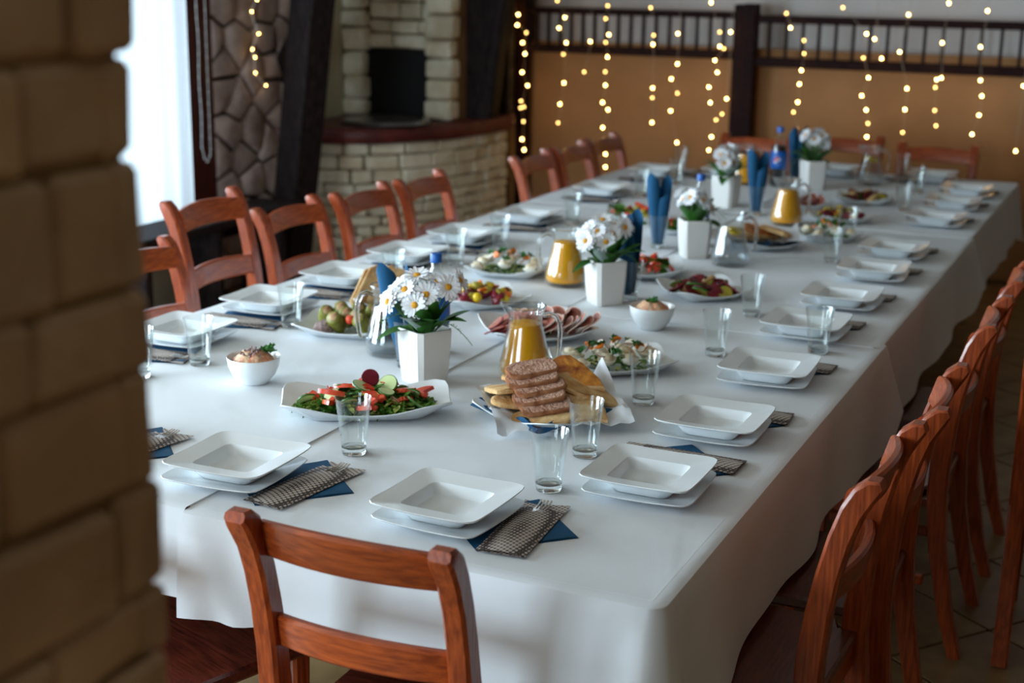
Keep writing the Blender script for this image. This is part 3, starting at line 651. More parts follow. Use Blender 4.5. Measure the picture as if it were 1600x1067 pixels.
for k in range(4):
    x = -.0106+.00707*k; fk.rings([[(x-.0017, y, z), (x+.0017, y, z), (x+.0017*e, y, z+.0015), (x-.0017*e, y, z+.0015)] for y, z, e in ((.086, .0036, 1), (.11, .0028, 1), (.13, .0075, .8))])
fork = fk.mesh('fork', M['steel'], ang=30)
kn = MB(); kn.rings([[(-w+.0225, y, .0010), (w+.0225, y, .0010), (w+.0225, y, .0022), (-w+.0225, y, .0022)] for y, w in ((-.11, .006), (-.02, .006), (.0, .008), (.07, .0085), (.10, .003))]); knife = kn.mesh('knife', M['steel'], ang=30)
def setting(x, y, rot, dx, where, dy=0., plates=True, knife_too=True, da=0, nrot=45):
    z = topz(x, y); ca, sa = math.cos(rot), math.sin(rot)
    nx, ny = x+dx*ca-dy*sa, y+dx*sa+dy*ca; nz = topz(nx, ny)
    tag(ob('napkin', napk, None, (nx, ny, nz), (0, 0, rot+R_(nrot))), 'folded blue paper napkin, %s' % where, 'napkin', 'blue napkins at the places')
    pa = rot+da; px, py = nx+.034*ca+.012*sa, ny+.034*sa-.012*ca
    tag(ob('cutlery_pouch', pouch, None, (px, py, nz+.0042), (0, 0, pa)), 'grey woven cutlery pouch, %s' % where, 'cutlery pouch', 'cutlery pouches')
    tag(ob('fork', fork, None, (px, py, nz+.0047), (0, 0, pa)), 'steel fork tucked in the pouch, %s' % where, 'fork', 'forks in pouches')
    tag(ob('knife', knife, None, (px, py, nz+.0046), (0, 0, pa)), 'steel knife tucked in the pouch, %s' % where, 'knife', 'knives in pouches')
    if plates:
        pr = rot+random.uniform(-.05, .05)
        tag(ob('flat_plate', flat, None, (x+random.uniform(-.004, .004), y+.006*random.uniform(-1, 1), z+.0036), (0, 0, pr+random.uniform(-.05, .05))), 'flat white square under-plate, %s' % where, 'plate', 'flat square plates')
        tag(ob('deep_plate', deep, None, (x, y, z+.0090), (0, 0, pr)), 'deep white square plate, %s' % where, 'plate', 'deep square plates')
setting(-1.15, 2.217, 0, .118, 'table end, in front of the clear chair', .022, da=R_(5))
setting(-1.623, 2.217, R_(2), .112, 'table end, beside the seam of the cloths', .024, da=R_(-9))
setting(-2.065, 2.225, 0, .115, 'table end, behind the stone pillar', .03, da=R_(-8))
for i, (x, y, d) in enumerate([(-.864, 2.53, .17), (-.852, 2.933, .128), (-.858, 3.414, .13), (-.885, 3.912, .13), (-.872, 4.323, .13), (-.866, 4.786, .13), (-.876, 5.20, .13), (-.845, 5.96, .13), (-.845, 6.42, .13), (-.845, 6.84, .13)]):
    setting(x, y, R_(90), d, '%s on the aisle side from the pillar end' % ORD[i], .01, da=R_(random.uniform(-4, 4)))
for i, (x, y) in enumerate([(-2.385, 3.03), (-2.380, 3.435), (-2.375, 3.85), (-2.365, 4.255), (-2.355, 4.675), (-2.325, 5.192), (-2.325, 5.996), (-2.32, 6.697)]):
    setting(x, y, R_(-90), .125, '%s on the window side from the pillar end' % ORD[i], .02, da=R_(random.uniform(-4, 4)), nrot=20)
for x, y, w in ((-2.0, 6.87, 'railing end, before the fireplace corner chair'), (-1.53, 7.22, 'railing end, before the middle chair'), (-1.06, 7.235, 'railing end, before the aisle corner chair')):
    setting(x, y, R_(180), .12, w, .0)
def tumbler(x, y, label, z=None):
    t = thing('glass_tumbler', label, 'glass', (x, y, topz(x, y) if z is None else z), random.uniform(0, 6), 'clear tumblers'); ob('wall', tum, t); ob('base', tumb, t); return t
for x, y, w in [(-1.499, 2.457, 'standing before the long salad platter'), (-1.043, 2.444, 'standing between the table end plate and the first aisle plate'), (-1.056, 2.666, 'standing against the bread plate'), (-1.074, 3.081, 'beside the second aisle plate, near the egg platter'), (-1.051, 3.584, 'between the third and fourth aisle plates'), (-1.085, 4.06, 'in front of the beetroot platter'), (-.811, 3.742, 'standing close to the fourth aisle plate by the table edge'), (-1.055, 4.992, 'beside the sixth aisle plate'), (-1.103, 5.471, 'beside the seventh aisle plate'), (-1.035, 6.282, 'beside the eighth aisle plate'), (-1.067, 6.828, 'beside the ninth aisle plate'), (-1.22, 7.30, 'at the aisle corner of the railing end'), (-1.78, 6.98, 'at the railing end near the middle'),
                (-2.263, 2.70, 'half behind the stone pillar'), (-2.204, 2.862, 'at the first window side plate'), (-2.215, 3.300, 'at the second window side plate'), (-2.205, 3.87, 'at the third window side plate'), (-2.195, 4.285, 'at the fourth window side plate'), (-2.185, 4.621, 'at the fifth window side plate'), (-2.16, 5.246, 'at the sixth window side plate'), (-2.155, 6.05, 'at the seventh window side plate'), (-2.14, 6.50, 'before the eighth window side plate'), (-2.27, 6.95, 'past the eighth window side plate')]:
    tumbler(x, y, 'empty clear glass tumbler %s' % w)

# ------------------------------------------------------------------ jugs
YAW = R_(24.765); U = Vector((math.cos(YAW), math.sin(YAW), 0)); Wv = Vector((math.sin(YAW), -math.cos(YAW), 0))   # across and towards the near table end
jp = [(.050, .0), (.062, .004), (.0675, .018), (.068, .03), (.064, .05), (.053, .095), (.0445, .13), (.0415, .148), (.0425, .158), (.0465, .172), (.0495, .183)]
def jug_body():
    n = 40; rings = []
    def ring(r, z):
        out = []
        for i in range(n):
            a = 2*PI*i/n; b = math.atan2(math.sin(a-PI), math.cos(a-PI)); sp_ = max(0, (z-.152)/.031); out.append(((r+.016*sp_*math.exp(-(b/.38)**2))*math.cos(a), (r-.004*sp_*math.exp(-((abs(b)-.7)/.3)**2))*math.sin(a), z+.004*sp_*math.exp(-(b/.4)**2)))
        return out
    for r, z in jp: rings.append(ring(r, z))
    rings.append(ring(.0505, .1855)); rings.append(ring(.0495, .187)); rings.append(ring(.0475, .185))
    for r, z in reversed(jp[3:]): rings.append(ring(r-.0028, z))
    rings.append(ring(.055, .012)); rings.append(ring(.02, .009))
    return MB().rings(rings, 0, True, True).mesh('jug_body', M['jugglass'], ang=60)
jb = jug_body()
def rim_pt(i, n=40):
    a = 2*PI*i/n; b = math.atan2(math.sin(a-PI), math.cos(a-PI)); return Vector(((.0495+.016*math.exp(-(b/.38)**2))*math.cos(a), (.0495-.004*math.exp(-((abs(b)-.7)/.3)**2))*math.sin(a), .186+.004*math.exp(-(b/.4)**2)))
jrim = MB().tube([rim_pt(i) for i in range(41)], .0026, 8, cap=False).mesh('jug_rim', M['gbase'])
jh = MB().tube([(.0445, 0, .163), (.060, 0, .170), (.076, 0, .163), (.085, 0, .145), (.088, 0, .12), (.0865, 0, .09), (.083, 0, .065), (.0775, 0, .050)], [.0062, .0068, .0068, .0066, .0064, .0062, .006, .0045], 12).mesh('jug_handle', M['gbase'])
jh2 = MB().tube([(.0775, 0, .050), (.070, 0, .050), (.0625, 0, .052)], [.0045, .0045, .005], 8).mesh('jug_handle_foot', M['gbase'])
def fill(zt, m):
    pr = [(0, .012), (.054, .0125), (.0625, .020), (.0645, .03)]
    for r, z in jp[4:]:
        if z < zt: pr.append((r-.0033, z))
    for (ra, za), (rb, zb) in zip(jp, jp[1:]):
        if za <= zt < zb: r = ra+(rb-ra)*(zt-za)/(zb-za)-.0033; pr += [(r, zt-.001), (r-.001, zt)]
    pr.append((0, zt)); return MB().lathe(pr, 40).mesh('fill', m, ang=50)
oj = fill(.143, M['juice']); oj_hi = fill(.138, M['juice']); wt = fill(.128, M['water'])
ls = MB().lathe([(0, .003), (.024, .003), (.027, .002), (.0275, -.002), (.024, -.003), (0, -.003)], 20).mesh('lemon_slice', [M['lemon']])
def jug(x, y, ang, kind, label):
    t = thing('glass_jug', label, 'jug', (x, y, topz(x, y)), ang, 'glass jugs on the table')
    ob('body', jb, t); ob('rim', jrim, t); ob('handle', jh, t); ob('handle', jh2, t)
    if kind == 'j': ob('orange_juice', oj, t)
    else:
        ob('water', wt, t)
        for k in range(2): ob('lemon_slice', ls, t, (.012*(-1)**k, .010*(-1)**k, .121+.006*k), (.3*(-1)**k, .2, 0))
    return t
aR, aL = YAW, YAW+PI
jug(-1.416, 3.150, aR-.2, 'j', 'glass jug of orange juice behind the bread plate'); jug(-1.740, 4.178, aL, 'j', 'glass jug of orange juice beside the daisy planter and egg platter')
jug(-1.396, 5.679, aR-.15, 'j', 'glass jug of orange juice behind the far bread plate'); jug(-1.863, 6.67, aR, 'j', 'glass jug of orange juice behind the upright napkins, near the cola')
jug(-1.822, 3.179, aL+.2, 'w', 'glass jug of lemon water beside the stuffed peppers'); jug(-1.363, 4.771, aR, 'w', 'glass jug of lemon water next to the beetroot platter'); jug(-1.32, 6.986, aR, 'w', 'glass jug of lemon water towards the railing end')

# ------------------------------------------------------------------ planters and daisies
def planter_mesh():
    def rg(h, z, c=.22): return [(x*h, y*h, z) for x, y in ((1-c, 1), (-1+c, 1), (-1, 1-c), (-1, -1+c), (-1+c, -1), (1-c, -1), (1, -1+c), (1, 1-c))]
    return MB().rings([rg(.0415, 0), rg(.044, .003), rg(.0485, .05), rg(.0515, .10), rg(.0525, .128), rg(.0515, .136), rg(.0485, .1375), rg(.047, .134), rg(.045, .115)], 0, True, True).mesh('planter', M['planter'], ang=24)
plm = planter_mesh(); soil = MB().box(-.034, .034, -.034, .034, .113, .120).mesh('foam', mat('floral_foam', rgb(60, 82, 40), .9), smooth=False)
def petals():
    mb = MB()
    for layer, (n, r, z, tilt) in enumerate(((17, .035, 0, .10), (15, .029, .002, .28))):
        for i in range(n):
            a = 2*PI*(i+layer*.5)/n+random.uniform(-.05, .05); rr = r*random.uniform(.92, 1.04); w = .0044; Ma = Matrix.Rotation(a, 3, 'Z')
            tl = tilt+random.uniform(-.12, .12); rows = []
            for t, ww, dz in ((.16, .45, 0), (.5, .95, .03), (.85, 1., .02), (.97, .7, -.01), (1.02, .2, -.03)):
                x = rr*t; zz = z+rr*t*math.sin(tl)+dz*rr
                rows.append([Ma @ Vector((x, -w*ww, zz)), Ma @ Vector((x, 0, zz-.0009)), Ma @ Vector((x, w*ww, zz))])
            mb.rings(rows, 0, False, False, False)
    return mb.mesh('petals', M['petal'], ang=80)
petm = [petals() for _ in range(3)]
cen = MB().blob((0, 0, .0045), (.0085, .0085, .0045), 12, 6, .1).mesh('flower_centre', M['disc'])
def leafm(l, w, m, bend=.25, name='leaf'):
    R = []
    for i in range(8):
        t = i/7; ww = w*math.sin(PI*(t*.92+.06))**.8; z = l*bend*(-(t**2)); x = l*t
        R.append([(x, -ww, z+ww*.35), (x, -ww*.5, z+ww*.12), (x, 0, z), (x, ww*.5, z+ww*.12), (x, ww, z+ww*.35)])
    return MB().rings(R, 0, False, False, False).mesh(name, m, ang=80)
lf1 = leafm(.105, .025, M['leaf'], .25); lf2 = leafm(.085, .024, M['leaf'], .5); lf3 = leafm(.085, .030, M['leafpale'], .25)
def spray():
    mb = MB()
    for i in range(26):
        t = i/26; p = Vector((.085*t, 0, .012*t-.075*t*t)); d = Vector((random.uniform(-.2, 1), random.uniform(-1, 1), random.uniform(-.6, .6))).normalized()*.012*(1.1-t)
        mb.tube([p, p+d], [.0011, .0006], 4)
    mb.tube([(.085*t/8, 0, .012*t/8-.075*(t/8)**2) for t in range(9)], .001, 4); return mb.mesh('fern_spray', M['stem'])
spm = spray()
def toward(d):  # rotation taking +Z to d
    return Vector((0, 0, 1)).rotation_difference(Vector(d).normalized()).to_euler()
FL = [(-.086, .020, .205, (-.75, .55, .35)), (-.018, .0, .266, (-.05, .3, 1)), (-.045, .022, .236, (-.35, .6, .6)), (.006, .035, .228, (.1, .85, .35)), (.058, .02, .244, (.45, .8, .35)), (-.062, -.01, .240, (-.6, .2, .7)), (.030, -.01, .248, (.3, .2, .9)), (.084, -.015, .252, (.8, .1, .5)), (-.012, -.045, .250, (0, -.7, .6)), (-.020, .045, .205, (-.2, .9, .1)), (.04, -.045, .236, (.4, -.7, .5))]
def bouquet(x, y, ang, label, plabel, prot, sc=1.0, tall=1.0):
    z = topz(x, y)
    p = thing('planter', plabel, 'planter', (x, y, z), prot, 'white planters'); ob('pot', plm, p); ob('foam', soil, p)
    b = thing('daisy_bouquet', label, 'flowers', (x, y, z+.12), ang, 'daisy bouquets')
    st = MB()
    for i, (u, w, h, d) in enumerate(FL):
        h = .12+(h-.12)*tall; pos = Vector((u*sc, -w*sc, h-.12)); dv = Vector((d[0], -d[1], d[2])).normalized()
        f = ob('daisy', petm[i % 3], b, pos, toward(dv)); ob('flower_centre', cen, f)
        st.tube([(u*.22, -w*.22, .0), (u*.5, -w*.5, (h-.12)*.5), pos-dv*.012, pos], .0016, 5)
    st.build('stems', M['stem'], b)
    for k, (m, a, el, r, zz) in enumerate([(lf1, -20, 72, .018, 0), (lf1, -62, 80, .026, 0), (lf2, -70, 52, .024, .02), (lf1, -8, 48, .024, .005), (lf2, -30, 44, .03, .02), (lf3, -125, 48, .02, .01), (lf2, -165, 14, .03, .01), (lf1, -90, 66, .022, 0), (lf1, 100, 60, .02, 0), (lf1, 150, 55, .02, 0), (lf2, -100, 60, .01, 0), (lf3, -140, 62, .01, .005)]):
        aa = R_(a); ob('leaf', m, b, (r*math.cos(aa), r*math.sin(aa), zz), Euler((0, R_(-el), aa)))
    ob('fern_spray', spm, b, (.03, -.015, .035), (0, R_(-5), R_(-8))); ob('fern_spray', spm, b, (-.02, -.02, .05), (0, R_(-25), R_(190)))
bouquet(-1.618, 2.992, YAW, 'white daisies with green leaves in the planter behind the long salad', 'white faceted ceramic planter behind the long salad platter', YAW+R_(40))
bouquet(-1.536, 4.009, YAW+.3, 'white daisies in the planter beside the juice jug and creamy salad bowl', 'white faceted ceramic planter next to the second juice jug', YAW+R_(24), .85, .95)
bouquet(-1.523, 4.852, YAW+2.2, 'dense white daisies in the planter by the lemon water jug', 'white ceramic planter by the lemon water jug', YAW+R_(8), .7, .75)
bouquet(-1.742, 5.978, YAW+1.0, 'white daisies in the planter near the upright napkins and far juice', 'white ceramic planter near the far upright napkins', YAW+R_(55), .8, .9)
bouquet(-1.533, 6.696, YAW+3.6, 'white daisies in the planter beside the labelled cola bottle', 'white ceramic planter beside the labelled cola bottle', YAW+R_(10), .75, 1.05)

# upright napkins in tumblers
def rolled(hgt, tip):
    mb = MB(); R = []
    for i in range(9):
        t = i/8; row = []
        for j in range(19):
            v = j/18; a = -2.6+5.6*v; r = (.012+.015*min(1, t*1.5))*(1-.30*v); cut = hgt*(1-.32*abs(v-tip)*1.6)
            row.append((r*math.cos(a), r*math.sin(a), .017+(cut-.017)*t))
        R.append(row)
    mb.rings(R, 0, False, False, False); return mb.mesh('rolled_napkin', M['navy'], ang=70)
rn = [rolled(.285, .3), rolled(.272, .65), rolled(.262, .5)]
for x, y, rots, w in [(-1.722, 3.09, (3.1, 1.3), 'behind the planter by the long salad'), (-1.487, 4.10, (1.2, 3.6), 'behind the planter by the creamy salad bowl'), (-1.686, 4.93, (3.0, .1), 'standing before the cola and daisies'), (-1.567, 5.84, (2.9, .0), 'beside the far juice jug'), (-1.66, 6.87, (.3, 2.2), 'behind the labelled cola bottle')]:
    g = tumbler(x, y, 'glass tumbler holding rolled blue napkins %s' % w)
    for k, r in enumerate(rots):
        o = ob('rolled_napkin', rn[k], None, (x+.007*math.cos(r+YAW), y+.007*math.sin(r+YAW), topz(x, y)), (Matrix.Rotation(R_(10 if y < 3.5 else 3.5), 3, Vector((-math.sin(r+YAW), math.cos(r+YAW), 0))) @ Matrix.Rotation(r*1.7+YAW, 3, 'Z')).to_euler())
        tag(o, '%s rolled blue napkin in the tumbler %s' % (('taller', 'shorter')[k], w), 'napkin', 'rolled napkins in tumblers')

# cola bottles
bprof = [(.0, .004), (.022, .0), (.030, .002), (.036, .012), (.0365, .03), (.034, .045), (.0365, .06), (.0365, .14), (.035, .165), (.027, .195), (.017, .222), (.0125, .235), (.0125, .25)]
bot = MB().lathe(bprof+[(.011, .252), (0, .252)], 28).mesh('bottle_body', M['jugglass'])
liq = MB().lathe([(0, .006), (.029, .005), (.0345, .013), (.035, .03), (.0325, .045), (.035, .06), (.035, .14), (.0335, .165), (.0275, .19), (0, .191)], 28).mesh('cola_fill', M['cola'])
lab = MB().lathe([(.0368, .085), (.0373, .086), (.0373, .150), (.0360, .162), (.0355, .162)], 36).mesh('label_wrap', M['blue'])
cap = MB().lathe([(.0145, .246), (.0155, .247), (.0155, .266), (.014, .27), (0, .27)], 24).mesh('cap', M['blue'], ang=40)
def emblem(part):
    # round emblem wrapped on the label: red upper, white wave, blue lower
    mb = MB(); N = 16; r0 = .017
    def P_(u, v, k): return ((.0374+k)*math.cos(u/.0374), (.0374+k)*math.sin(u/.0374), .120+v)
    wv = lambda u: .0035*math.sin(u/r0*2.6)+u*.35
    lo, hi = {'w': (-9, 9), 'r': (.0032, 9), 'b': (-9, -.0032)}[part]; k = .0003 if part == 'w' else .0006; rows = []
    for i in range(N+1):
        u = -r0*.995+2*r0*.995*i/N; h = math.sqrt(max(0, r0*r0-u*u)) - (0 if part == 'w' else .0015); a = max(-h, (wv(u)+lo) if lo > -1 else -h); b = min(h, (wv(u)+hi) if hi < 1 else h)
        if b < a: b = a
        rows.append([P_(u, a+(b-a)*t/4, k) for t in range(5)])
    mb.rings(rows, 0, False, False, False); return mb.mesh('emblem', M[{'w': 'white', 'r': 'red', 'b': 'blue'}[part]], ang=80)
em = [emblem(p) for p in 'wrb']
for x, y, w, s in [(-1.72, 3.245, 'behind the daisies by the lemon water jug', 1), (-1.572, 5.06, 'behind the dense daisies', 1), (-1.696, 6.68, 'towards the railing, emblem facing out', 1.05)]:
    t = thing('cola_bottle', 'dark cola bottle with blue label and cap %s' % w, 'bottle', (x, y, topz(x, y)), YAW-PI/2-R_(20), 'cola bottles'); t.scale = (s, s, s)
    ob('body', bot, t); ob('cola', liq, t); l = ob('label_wrap', lab, t); ob('cap', cap, t)
    for m in em: ob('emblem', m, l)

# ------------------------------------------------------------------ bowls, platters and food
bowl = MB().lathe([(0, .004), (.026, .004), (.030, 0), (.033, 0), (.036, .004), (.052, .022), (.062, .045), (.0655, .066), (.0648, .0675), (.0635, .066), (.060, .046), (.050, .025), (.03, .010), (0, .008)], 40).mesh('bowl', M['china'], ang=60)
def bump_heap(r, h, n=24, seed=1, amp=.006):
    R = []
    for k in range(8):
        t = k/7; rr = r*math.cos(t*PI/2*.97); z = h*math.sin(t*PI/2); row = []
        for i in range(n):
            a = 2*PI*i/n; q = noise.noise(Vector((math.cos(a)*rr*70, math.sin(a)*rr*70, z*70+seed*5)))
            row.append((rr*math.cos(a)*(1+.08*q), rr*math.sin(a)*(1+.08*q), z+amp*q*(t > 0)))
        R.append(row)
    return MB().rings(R)
def parsley(n=10, s=.012):
    mb = MB()
    for i in range(n):
        a = random.uniform(0, 6.28); e = random.uniform(.2, 1.2); c = Vector((random.uniform(-.01, .01), random.uniform(-.01, .01), random.uniform(0, .008))); d = Vector((math.cos(a)*math.cos(e), math.sin(a)*math.cos(e), math.sin(e))); q = d.cross(Vector((0, 0, 1))).normalized()*s*.4
        mb.add([c, c+d*s*.5+q, c+d*s, c+d*s*.5-q], [(0, 1, 2, 3)]); mb.add([c+d*s*.3, c+d*s*.6+q*1.6, c+d*s*.9+q*1.1, c+d*s*.7+q*.4], [(0, 1, 2, 3)])
    return mb.mesh('parsley', M['parsley'], smooth=False)
prs = [parsley(10, .016), parsley(14, .02)]
for x, y, w, ps in [(-1.984, 2.788, 'near the stone pillar, topped with purple sprinkle', (.035, .01)), (-1.303, 3.784, 'between the daisy planter and the aisle plates', (.0, -.012))]:
    z = topz(x, y); tag(ob('bowl', bowl, None, (x, y, z)), 'small round white bowl %s' % w, 'bowl', 'round white bowls')
    hp = bump_heap(.053, .034, 30, 3, .008); o = hp.build('creamy_salad', M['salad'], None, ang=70, loc=(x, y, z+.046)); tag(o, 'creamy diced salad heaped in the bowl %s' % w, 'salad', None, 'stuff')
    if x < -1.5:
        g = MB(); [g.blob((random.gauss(0, .012), random.gauss(0, .012)-.006, .034+random.uniform(-.006, .005)), .0032, 5, 4) for _ in range(60)]
        o['label'] = 'creamy diced salad with purple sprinkle in the bowl near the stone pillar'
        g.build('sprinkle', M['paste'], o)
    pp = U*ps[0]-Wv*ps[1]
    tag(ob('parsley_sprig', prs[1], None, (x+pp.x, y+pp.y, z+.072)), 'green parsley sprig on the creamy salad bowl %s' % w.split(',')[0].replace('between the daisy planter and the aisle plates', 'by the second planter'), 'parsley')
def plz(x, y): return max(topz(x-.07, y), topz(x, y))
def platter(x, y, a, b, rot, label, lift=.016):
    z = plz(x, y); mb = MB(); r = []
    for f, zz, pw, lf in ((.2, .006, 5, 0), (.62, .006, 7, 0), (.72, .009, 8, lift*.2), (.95, .022, 8, lift), (.99, .0245, 8, lift*1.1), (1., .0225, 8, lift*1.1), (.95, .019, 8, lift), (.68, .004, 7, 0), (.60, 0, 7, 0), (.2, .001, 5, 0)):
        r.append(sq(a*f, b*f, 48, pw, zz, lf))
    return tag(mb.rings(r).build('platter', M['china'], ang=60, loc=(x, y, z), rot=(0, 0, rot)), label, 'platter', 'white serving platters')
# small food shapes
def f_wedge(r=.02):
    mb = MB(); n = 8; R = []
    for i in range(n+1):
        a = -.9+1.8*i/n; R.append([(r*.15*math.cos(a), r*.15*math.sin(a)*1.6, -.0), (r*math.cos(a), r*1.5*math.sin(a), -.004), (r*1.02*math.cos(a), r*1.5*math.sin(a), .004), (r*.15*math.cos(a), r*.15*math.sin(a), .007)])
    return mb.rings(R).mesh('tomato_wedge', M['tomato'], ang=60)
def f_disc(r, t, m1, m2=None, wavy=0, n=18, name='slice'):
    mb = MB(); R = []
    def rg(rr, z): return [(rr*math.cos(2*PI*i/n), rr*math.sin(2*PI*i/n), z+wavy*math.sin(2*PI*i/n*2)*rr/r) for i in range(n)]
    mb.rings([rg(r*.5, t), rg(r*.93, t)], 0, False, False); mb.rings([rg(r*.93, t), rg(r, t*.7), rg(r, -t*.7), rg(r*.93, -t)], 1 if m2 else 0, False, False); mb.rings([rg(r*.93, -t), rg(r*.5, -t)], 0, False, True); mb.rings([rg(r*.5, t), rg(r*.1, t)], 0, False, True)
    return mb.mesh(name, [m1]+([m2] if m2 else []), ang=50)
def f_blob(r, m, jit=.1, seed=0, name='piece'): return MB().blob((0, 0, 0), r, 12, 8, jit, seed=seed).mesh(name, m, ang=80)
def f_egg():
    mb = MB(); n = 16; R = []
    for k in range(6):
        t = k/5; rr = math.cos(t*PI/2); R.append([(.026*rr*math.cos(2*PI*i/n)*(1.06 if math.cos(2*PI*i/n) > 0 else .95), .020*rr*math.sin(2*PI*i/n), -.017*math.sin(t*PI/2)) for i in range(n)])
    mb.rings(R, 0, True, True); return mb.mesh('egg_half', M['egg'], ang=50)
eggm = f_egg(); eggtop = MB().blob((0, 0, .003), (.017, .014, .008), 12, 6, .5, seed=2).mesh('egg_topping', M['cream'], ang=80)
tomw = f_wedge(); cukem = f_disc(.021, .002, M['cuke'], M['cukeskin'], .001, name='cucumber_slice'); cher = f_blob(.0135, M['tomato'], .03, name='cherry_tomato'); yel = f_blob(.012, M['yellow'], .1, name='yellow_tomato'); olv = f_blob((.008, .006, .006), M['olive'], .05, name='olive'); golv = f_blob((.014, .011, .010), M['olivegreen'], .15, name='green_olive')
radm = f_disc(.014, .0011, M['egg'], M['radish'], 0, name='radish_slice'); hamm = f_disc(.036, .0013, M['ham'], M['fat'], .006, name='ham_slice'); salm = f_disc(.030, .0016, M['salami'], M['radish'], .002, name='salami_slice'); bee = f_disc(.027, .002, M['beet'], None, .004, name='beetroot_slice'); carm = f_disc(.013, .0018, M['carrot'], None, .002, name='carrot_slice'); onim = f_disc(.026, .0025, M['onion'], M['radish'], .001, name='onion_slice')
dice = MB().block(.016, .013, .011, .002).mesh('tomato_dice', M['tomato'], smooth=False)
rollm_ = MB(); rollm_.tube([(-.036, 0, 0), (-.032, 0, 0), (-.015, 0, .002), (.008, 0, .003), (.026, 0, .002), (.030, 0, .002)], [.010, .015, .0205, .022, .021, .019], 14); rollm = rollm_.mesh('stuffed_pepper', M['roll'], ang=70)
rfill = MB().blob((.027, 0, .002), (.006, .015, .015), 12, 6, .4, seed=4).mesh('filling', M['filling'])
def leafbed(a, b, n, h, seed, ln=(.025, .05), w=.008, mats=None):
    rg = random.Random(seed); mb = MB()
    for i in range(n):
        rr = math.sqrt(rg.random()); an = rg.uniform(0, 6.28); x, y = a*rr*math.cos(an), b*rr*math.sin(an); z = h*(1-rr*rr)*rg.uniform(.4, 1)+.003; l = rg.uniform(*ln); d = rg.uniform(0, 6.28); e = rg.uniform(-.3, .7); ww = w*rg.uniform(.6, 1.3)
        D = Vector((math.cos(d)*math.cos(e), math.sin(d)*math.cos(e), math.sin(e))); Q = Vector((-math.sin(d), math.cos(d), rg.uniform(-.3, .3))); p = Vector((x, y, z)); up = Vector((0, 0, .004)); mi = 0 if rg.random() < .78 else 1
        rows = [[p+D*l*t+Q*ww*q*s_ + up*(abs(s_)*.8)-Vector((0, 0, .25*l*t*t)) for s_ in (-1, 0, 1)] for t, q in ((-.5, .15), (-.2, .9), (.0, .6), (.2, 1.), (.42, .6), (.5, .1))]
        mb.rings(rows, mi, False, False, False)
    return mb.mesh('leaf_bed', mats or [M['lettuce'], M['pale']], ang=80)
rf = random.Random(21)
def pile(me, n, name, label, cat, cx, cy, rot, a, b, h, z0=.012, group=None, tilt=.5, rg=None, sub=None, sc=(.9, 1.1), pts=None):
    rg = rg or rf; z = plz(cx, cy)
    for i in range(n):
        if pts: u, v = pts[i]
        else:
            rr = math.sqrt((i+.5)/n); an = i*2.39996+rg.uniform(-.3, .3)+cx*9; u, v = a*rr*math.cos(an), b*rr*math.sin(an)
        q = (u/max(a, 1e-6))**2+(v/max(b, 1e-6))**2; s = rg.uniform(*sc)
        o = ob(name, me, None, (cx+u*math.cos(rot)-v*math.sin(rot), cy+u*math.sin(rot)+v*math.cos(rot), z+z0+h*max(0, 1-q*.8)), (rg.uniform(-tilt, tilt), rg.uniform(-tilt, tilt), rg.uniform(0, 6.28)), s)
        tag(o, label, cat, group or label)
        if sub: ob(*sub, o)
def bed(cx, cy, rot, a, b, n, h, seed, label, **k):
    o = ob('salad_leaves', leafbed(a, b, n, h, seed, **k), None, (cx, cy, plz(cx, cy)+.009), (0, 0, rot)); return tag(o, label, 'salad leaves', None, 'stuff')
# long salad platter in front of the daisies
sx, sy, sr = -1.615, 2.705, R_(31)
platter(sx, sy, .195, .105, sr, 'long white platter with upturned ends carrying the leafy tomato salad', .022)
bed(sx, sy, sr, .158, .074, 620, .046, 5, 'green rocket and lettuce leaves of the leafy tomato salad on the long platter', w=.0075)
pile(tomw, 18, 'tomato_wedge', 'red tomato wedge in the leafy salad on the long platter', 'tomato', sx, sy, sr, .150, .068, .042, .020, sc=(1.0, 1.35))
pile(dice, 9, 'tomato_dice', 'red tomato dice in the leafy salad on the long platter', 'tomato', sx, sy, sr, .155, .072, .036, .024, sc=(.9, 1.3))
pile(cukem, 12, 'cucumber_slice', 'cucumber slice in the leafy salad on the long platter', 'cucumber', sx, sy, sr, .145, .06, .046, .022, tilt=.7, sc=(.9, 1.25))
pile(olv, 12, 'pumpkin_seed', 'dark seed scattered on the leafy salad of the long platter', 'seed', sx, sy, sr, .155, .07, .030, .016, sc=(.5, .8))
pile(yel, 3, 'corn_kernel', 'yellow corn kernel in the leafy salad on the long platter', 'corn', sx, sy, sr, .11, .06, .028, .024, sc=(.4, .5))
cp = Vector((sx, sy, 0))+U*.006-Wv*.03
tag(ob('beetroot_slice', f_disc(.021, .004, M['beet'], None, .001, name='beetroot_slice'), None, (cp.x, cp.y, topz(sx, sy)+.074), (R_(60), .3, YAW)), 'dark red beetroot slice standing on the leafy salad of the long platter', 'beetroot')
pile(radm, 5, 'radish_slice', 'radish slice in the leafy salad on the long platter', 'radish', sx, sy, sr, .13, .055, .046, .022, tilt=.8)

